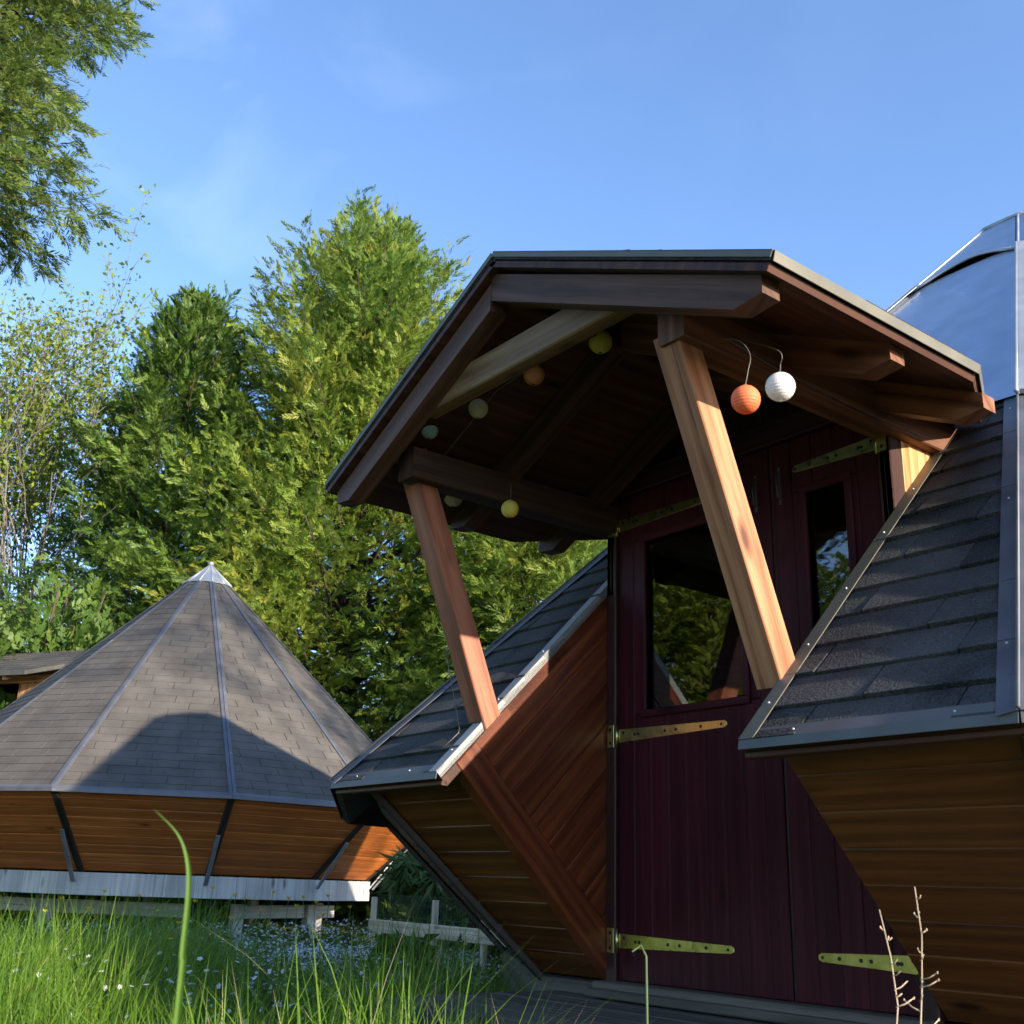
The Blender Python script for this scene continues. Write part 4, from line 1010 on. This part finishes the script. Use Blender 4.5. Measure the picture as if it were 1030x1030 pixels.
# low leafy weeds between the grass
wp = meadow_pts(9000, 3.2, 10, -30, 8, 0.8); nw = len(wp)
WP = np.column_stack([wp[:, 0], wp[:, 1], np.array([ground_z(a, b) for a, b in wp[:, :2]])+nr.uniform(.01, .14, nw)])
V, Q = stamp(np.array([[0, 0, 0], [.4, .26, .08], [1, 0, -.12], [.4, -.26, .08]]), np.array([[0, 1, 2, 3]]), WP, frames(nr.normal(0, 1, (nw, 3))*[1, 1, .4], nr.normal(0, .5, (nw, 3))+[0, 0, 1]), nr.uniform(.03, .085, nw))
o = np_mesh('meadow_weeds', V, Q, nr.rand(nw), M['leaf_bush']); o['kind'] = 'stuff'; tag(o, 'low leafy weeds between the grass blades', 'weeds')
# white flower drift
n = 8500; out = []
while len(out) < n:
    x, y = nr.normal(-4.3, 1.5), nr.normal(-0.9, 0.9)
    px = (Vector((x, y, -0.2))-CAM)
    if px.dot(fw) > 4 and not inside_built(x, y): out.append((x, y))
fp = np.array(out); k = 5
daisy = meadow_pts(1100, 3.6, 7.0, -30, -4, 1.0)[:, :2]; fp = np.concatenate([fp, daisy]); n = len(fp)
tv = np.array([[0, 0, .1], [.55, -.38, .18], [1, 0, .12], [.55, .38, .18]]); TV, TQ = [], []
for i in range(5):
    a = 2*math.pi*i/5; rot = np.array([[math.cos(a), -math.sin(a), 0], [math.sin(a), math.cos(a), 0], [0, 0, 1]]); TV.append(tv@rot.T); TQ.append([4*i, 4*i+1, 4*i+2, 4*i+3])
TV, TQ = np.concatenate(TV), np.array(TQ)
zz = np.array([ground_z(a, b) for a, b in fp])+np.where(np.arange(n) < n-1100, nr.uniform(.06, .20, n), nr.uniform(.16, .30, n))*(0.8+0.3*np.sin(fp[:, 0]*3))
P = np.column_stack([fp, zz]); V, Q = stamp(TV, TQ, P, frames(nr.normal(0, 1, (n, 3))*[1, 1, .2], nr.normal(0, .5, (n, 3))+[0.2, -.5, 1]), nr.uniform(.007, .012, n))
o = np_mesh('white_flowers', V, Q, np.repeat(nr.rand(n), 5), M['petal_white']); o['kind'] = 'stuff'; tag(o, 'drift of tiny white flowers in the grass below the far hut', 'flowers')

# yellow buttercups, one by one
def flower_proto():
    root = empty('buttercup', (0, 0, 0)); mb = MB(); mb.tube([(0, 0, -.02), (0.006, 0, .15), (0.0, 0.006, .30)], [0.0022, .0018, .0014], 5); mb.build('stem', M['stalk_green'], root)
    mb = MB()
    for i in range(5):
        a = 2*math.pi*i/5; c, s_ = math.cos(a), math.sin(a); q = [(0, 0, 0), (.009, -.007, .006), (.016, 0, .011), (.009, .007, .006)]
        mb.face([Vector((x*c-y*s_, x*s_+y*c, z+.30)) for x, y, z in q], rnd=rng.random())
    mb.ball((0, 0, .304), .003, 1, 6, 4); mb.build('petals', M['petal_yellow'], root); return root
M['stalk_green'] = plain('green_stalk', (0.06, 0.11, 0.03), 0.6); M['stalk_dry'] = plain('pale_dry_stalk', (0.55, 0.42, 0.28), 0.7)
fp0 = flower_proto(); k = 0
for px, py, dd in ((62, 905, 5.6), (88, 915, 5.2), (105, 898, 6.0), (118, 924, 5.0), (140, 903, 5.7), (158, 918, 5.3), (171, 946, 4.6), (196, 908, 5.6), (214, 895, 5.9), (236, 902, 5.8), (246, 906, 5.7), (262, 917, 5.5), (275, 899, 6.0), (290, 905, 5.8), (298, 913, 5.6), (305, 904, 5.9), (318, 909, 5.7), (325, 922, 5.4), (286, 936, 5.1), (330, 903, 6.0), (232, 925, 5.2), (180, 930, 4.9), (45, 918, 5.1), (352, 914, 5.8)):
    o = fp0 if k == 0 else copy_tree(fp0); q = at_px(px, py, dd); hgt = q.z-ground_z(q.x, q.y); sc = max(0.6, hgt/0.30)
    o.location = (q.x, q.y, q.z-0.30*sc); o.scale = (0.9, 0.9, sc); o.rotation_euler = (0, 0, k*1.3)
    tag(o, 'small yellow buttercup on a thin stem in the meadow before the far hut', 'flower', 'buttercups scattered in the meadow grass'); k += 1
# dry seed stalks in front of the near hut
def seed_stalk(px, pyt, dist, label, seed):
    rr = random.Random(seed); top = at_px(px, pyt, dist); gz = -0.3; h = top.z-gz; root = empty('seed_stalk', (top.x, top.y, gz)); tag(root, label, 'dry plant')
    mb = MB(); pts = [Vector((0.006*math.sin(i*1.3+seed), 0.006*math.cos(i*1.7), h*i/9)) for i in range(10)]; mb.tube(pts, [0.0017-0.00011*i for i in range(10)], 6); mb.build('stalk', M['stalk_dry'], root)
    mb = MB()
    for i in range(13):
        z = h*(0.62+0.38*i/13)+rr.uniform(-.01, .01); a = rr.uniform(0, 6.28); L = rr.uniform(.012, .035)*(1.25-i/13); b = Vector((0.006*math.sin(z/h*9*1.3+seed), 0, z)); e = b+Vector((L*math.cos(a), L*math.sin(a), L*.45))
        mb.tube([b, b.lerp(e, .5)+Vector((0, 0, -.002)), e], 0.0008, 4)
        if rr.random() < .6: mb.ball(e, .0013, 1.6, 6, 4)
    mb.build('seed_twigs', M['stalk_dry'], root)
seed_stalk(919, 892, 1.75, 'taller dry seed stalk in front of the right hut wall', 3)
seed_stalk(890, 915, 1.7, 'shorter dry seed stalk left of the taller one, by the lower right hinge', 5)
q0 = at_px(651, 1030, 1.7); q1 = at_px(650, 962, 1.7); q2 = at_px(645, 951, 1.7); q3 = at_px(636, 957, 1.7); q4 = at_px(638, 962, 1.7)
root = empty('bent_stalk', (q0.x, q0.y, -0.3)); tag(root, 'pale green stalk with a hooked tip in front of the door left edge', 'plant')
mb = MB(); mb.tube([Vector((0, 0, -.02))]+[p_-root.location for p_ in (q0, q1, q2, q3, q4)], [.0020, .0019, .0016, .0014, .0012, .0009], 7); mb.build('stalk', M['stalk_green'], root)
# broad blade right in front of the camera
root_p = at_px(178, 1060, 0.95); root = empty('grass_blade', (root_p.x, root_p.y, -0.3)); tag(root, 'single broad curved grass blade close to the viewer at lower left', 'grass')
mb = MB(); ptsb = [Vector((root_p.x, root_p.y, -.3))]+[at_px(x_, y_, 0.95) for x_, y_ in ((178, 1030), (184, 960), (190, 900), (189, 865), (179, 838), (155, 814))]
wv_ = [.0030, .0030, .0028, .0025, .0021, .0014, .0002]
def spl(p_):
    return smooth(p_, 5)
fine = spl(ptsb); wf = np.interp(np.linspace(0, 6, len(fine)), range(7), wv_)
for i in range(len(fine)-1):
    a_, b_2 = fine[i]-root.location, fine[i+1]-root.location; fold = -fw*0.55
    for sg_ in (-1, 1):
        sdv = (rt*sg_+fold).normalized()
        q_ = [a_, a_+sdv*wf[i], b_2+sdv*wf[i+1], b_2]; mb.face(q_ if sg_ > 0 else q_[::-1], rnd=0.15)
mb.build('blade', M['grass'], root)

# ------------------------------------------------------------------ behind: fence, willowy plant, dark red shrub, hedge
def fence():
    a, b = at_px(374, 946, 8.4), at_px(436, 950, 7.6); a.z = b.z = -0.17
    d = (b-a).normalized(); l0 = (b-a).length; b = b+d*1.9; L = (b-a).length
    root = empty('garden_fence', a); tag(root, 'low garden fence of pale rails and posts with green wire mesh between the huts', 'fence')
    n_ = Vector((d.y, -d.x, 0)); u = [0.0, l0, l0+0.62, l0+1.24, l0+1.86]
    for x in u:
        mb = MB(); p_ = d*x; mb.beam(p_+Vector((0, 0, -.12)), p_+Vector((0, 0, .34)), 0.035, 0.035, (0, 1, 0.01)); mb.build('post', M['fence'], root)
    for x, x2 in zip(u[:-1], u[1:]):
        mb = MB(); p_, q_ = d*(x+.008), d*(x2-.008); mb.beam(p_+n_*.03+Vector((0, 0, .15)), q_+n_*.03+Vector((0, 0, .15)), 0.018, 0.085, (0, 0, 1)); mb.build('rail', M['fence'], root)
    mb = MB()
    for i in range(int(L/0.035)): p_ = d*(i*.035)-n_*.02; mb.tube([p_+Vector((0, 0, 0)), p_+Vector((0, 0, .36))], .0014, 4, cap=False)
    for z in (.02, .12, .22, .3, .355): mb.tube([Vector((0, 0, z))-n_*.02, d*L+Vector((0, 0, z))-n_*.02], .0014, 4)
    mb.build('wire_mesh', M['wire'], root)
fence()
def strappy(name, label, px, py, dist, h, rad, m, seed, n=1500, L=.22, w=.10, cat='shrub'):
    nr2 = np.random.RandomState(seed); q = at_px(px, py, dist); root = empty(name, (q.x, q.y, -0.28)); tag(root, label, cat); mb = MB(); P, D = [], []
    for i in range(16):
        a = nr2.uniform(0, 6.28); t_ = Vector((rad*math.cos(a)*nr2.uniform(.3, 1), rad*math.sin(a)*nr2.uniform(.3, 1), h*nr2.uniform(.7, 1)))
        mb.tube([(t_.x*.1, t_.y*.1, 0), (t_.x*.5, t_.y*.5, t_.z*.65), tuple(t_), (t_.x*1.35, t_.y*1.35, t_.z*.82)], [.008, .006, .004, .002], 5)
        for j in range(n//16):
            u = nr2.uniform(.25, 1.25); b = Vector((t_.x*.5, t_.y*.5, t_.z*.65)).lerp(t_, min(1, u)) if u > .5 else Vector((t_.x*.5, t_.y*.5, t_.z*.65))*(u*2)
            if u > 1: b = t_.lerp(Vector((t_.x*1.35, t_.y*1.35, t_.z*.82)), (u-1)*4)
            P.append(np.array(b)+nr2.normal(0, .03, 3)); D.append(np.array([math.cos(a), math.sin(a), -.5])*.6+nr2.normal(0, .5, 3))
    mb.build('stems', M['bark_pale'], root); P, D = np.array(P), np.array(D)
    tv = np.array([[0, 0, 0], [.35, w, .03], [1, 0, -.2], [.35, -w, .03]]); V, Q = stamp(tv, np.array([[0, 1, 2, 3]]), P, frames(D, nr2.normal(0, 1, P.shape)+[0, 0, 1]), L*nr2.uniform(.6, 1.3, len(P)))
    np_mesh('leaves', V, Q, nr2.rand(len(P)), m, root)
strappy('willow_shrub', 'willowy shrub with narrow hanging leaves right of the far hut', 446, 900, 8.8, .78, .42, M['leaf_bamboo'], 8, 2600, .17, .085)
strappy('red_shrub', 'small dark red leaved shrub by the fence under the near hut', 505, 925, 7.4, .40, .18, M['leaf_red'], 12, 500, .10, .28)
strappy('leafy_plant', 'broad leaved green plant in the grass left of the fence rail', 408, 955, 6.9, .24, .14, M['leaf_bush'], 15, 200, .13, .2, 'plant')
for i, (px, dd, rd, hh) in enumerate(((-60, 14.5, 1.6, 1.5), (150, 15.5, 1.5, 1.2), (330, 15.2, 1.7, 1.3), (470, 12.5, 1.4, 1.3), (590, 12.2, 1.5, 1.4))):
    q = at_px(px, 900, dd); bb = tree('bush', ['dark hedge bush beyond the far hut porch', 'dark hedge bush hidden behind the far hut', 'dark bush below the tallest cypress behind the far hut', 'dark bush behind the willowy shrub', 'dark bush behind the near hut'][i], 'bush', q)
    bush(bb, rd, hh, M['leaf_dark'], 50+i, 2200, 0.24)
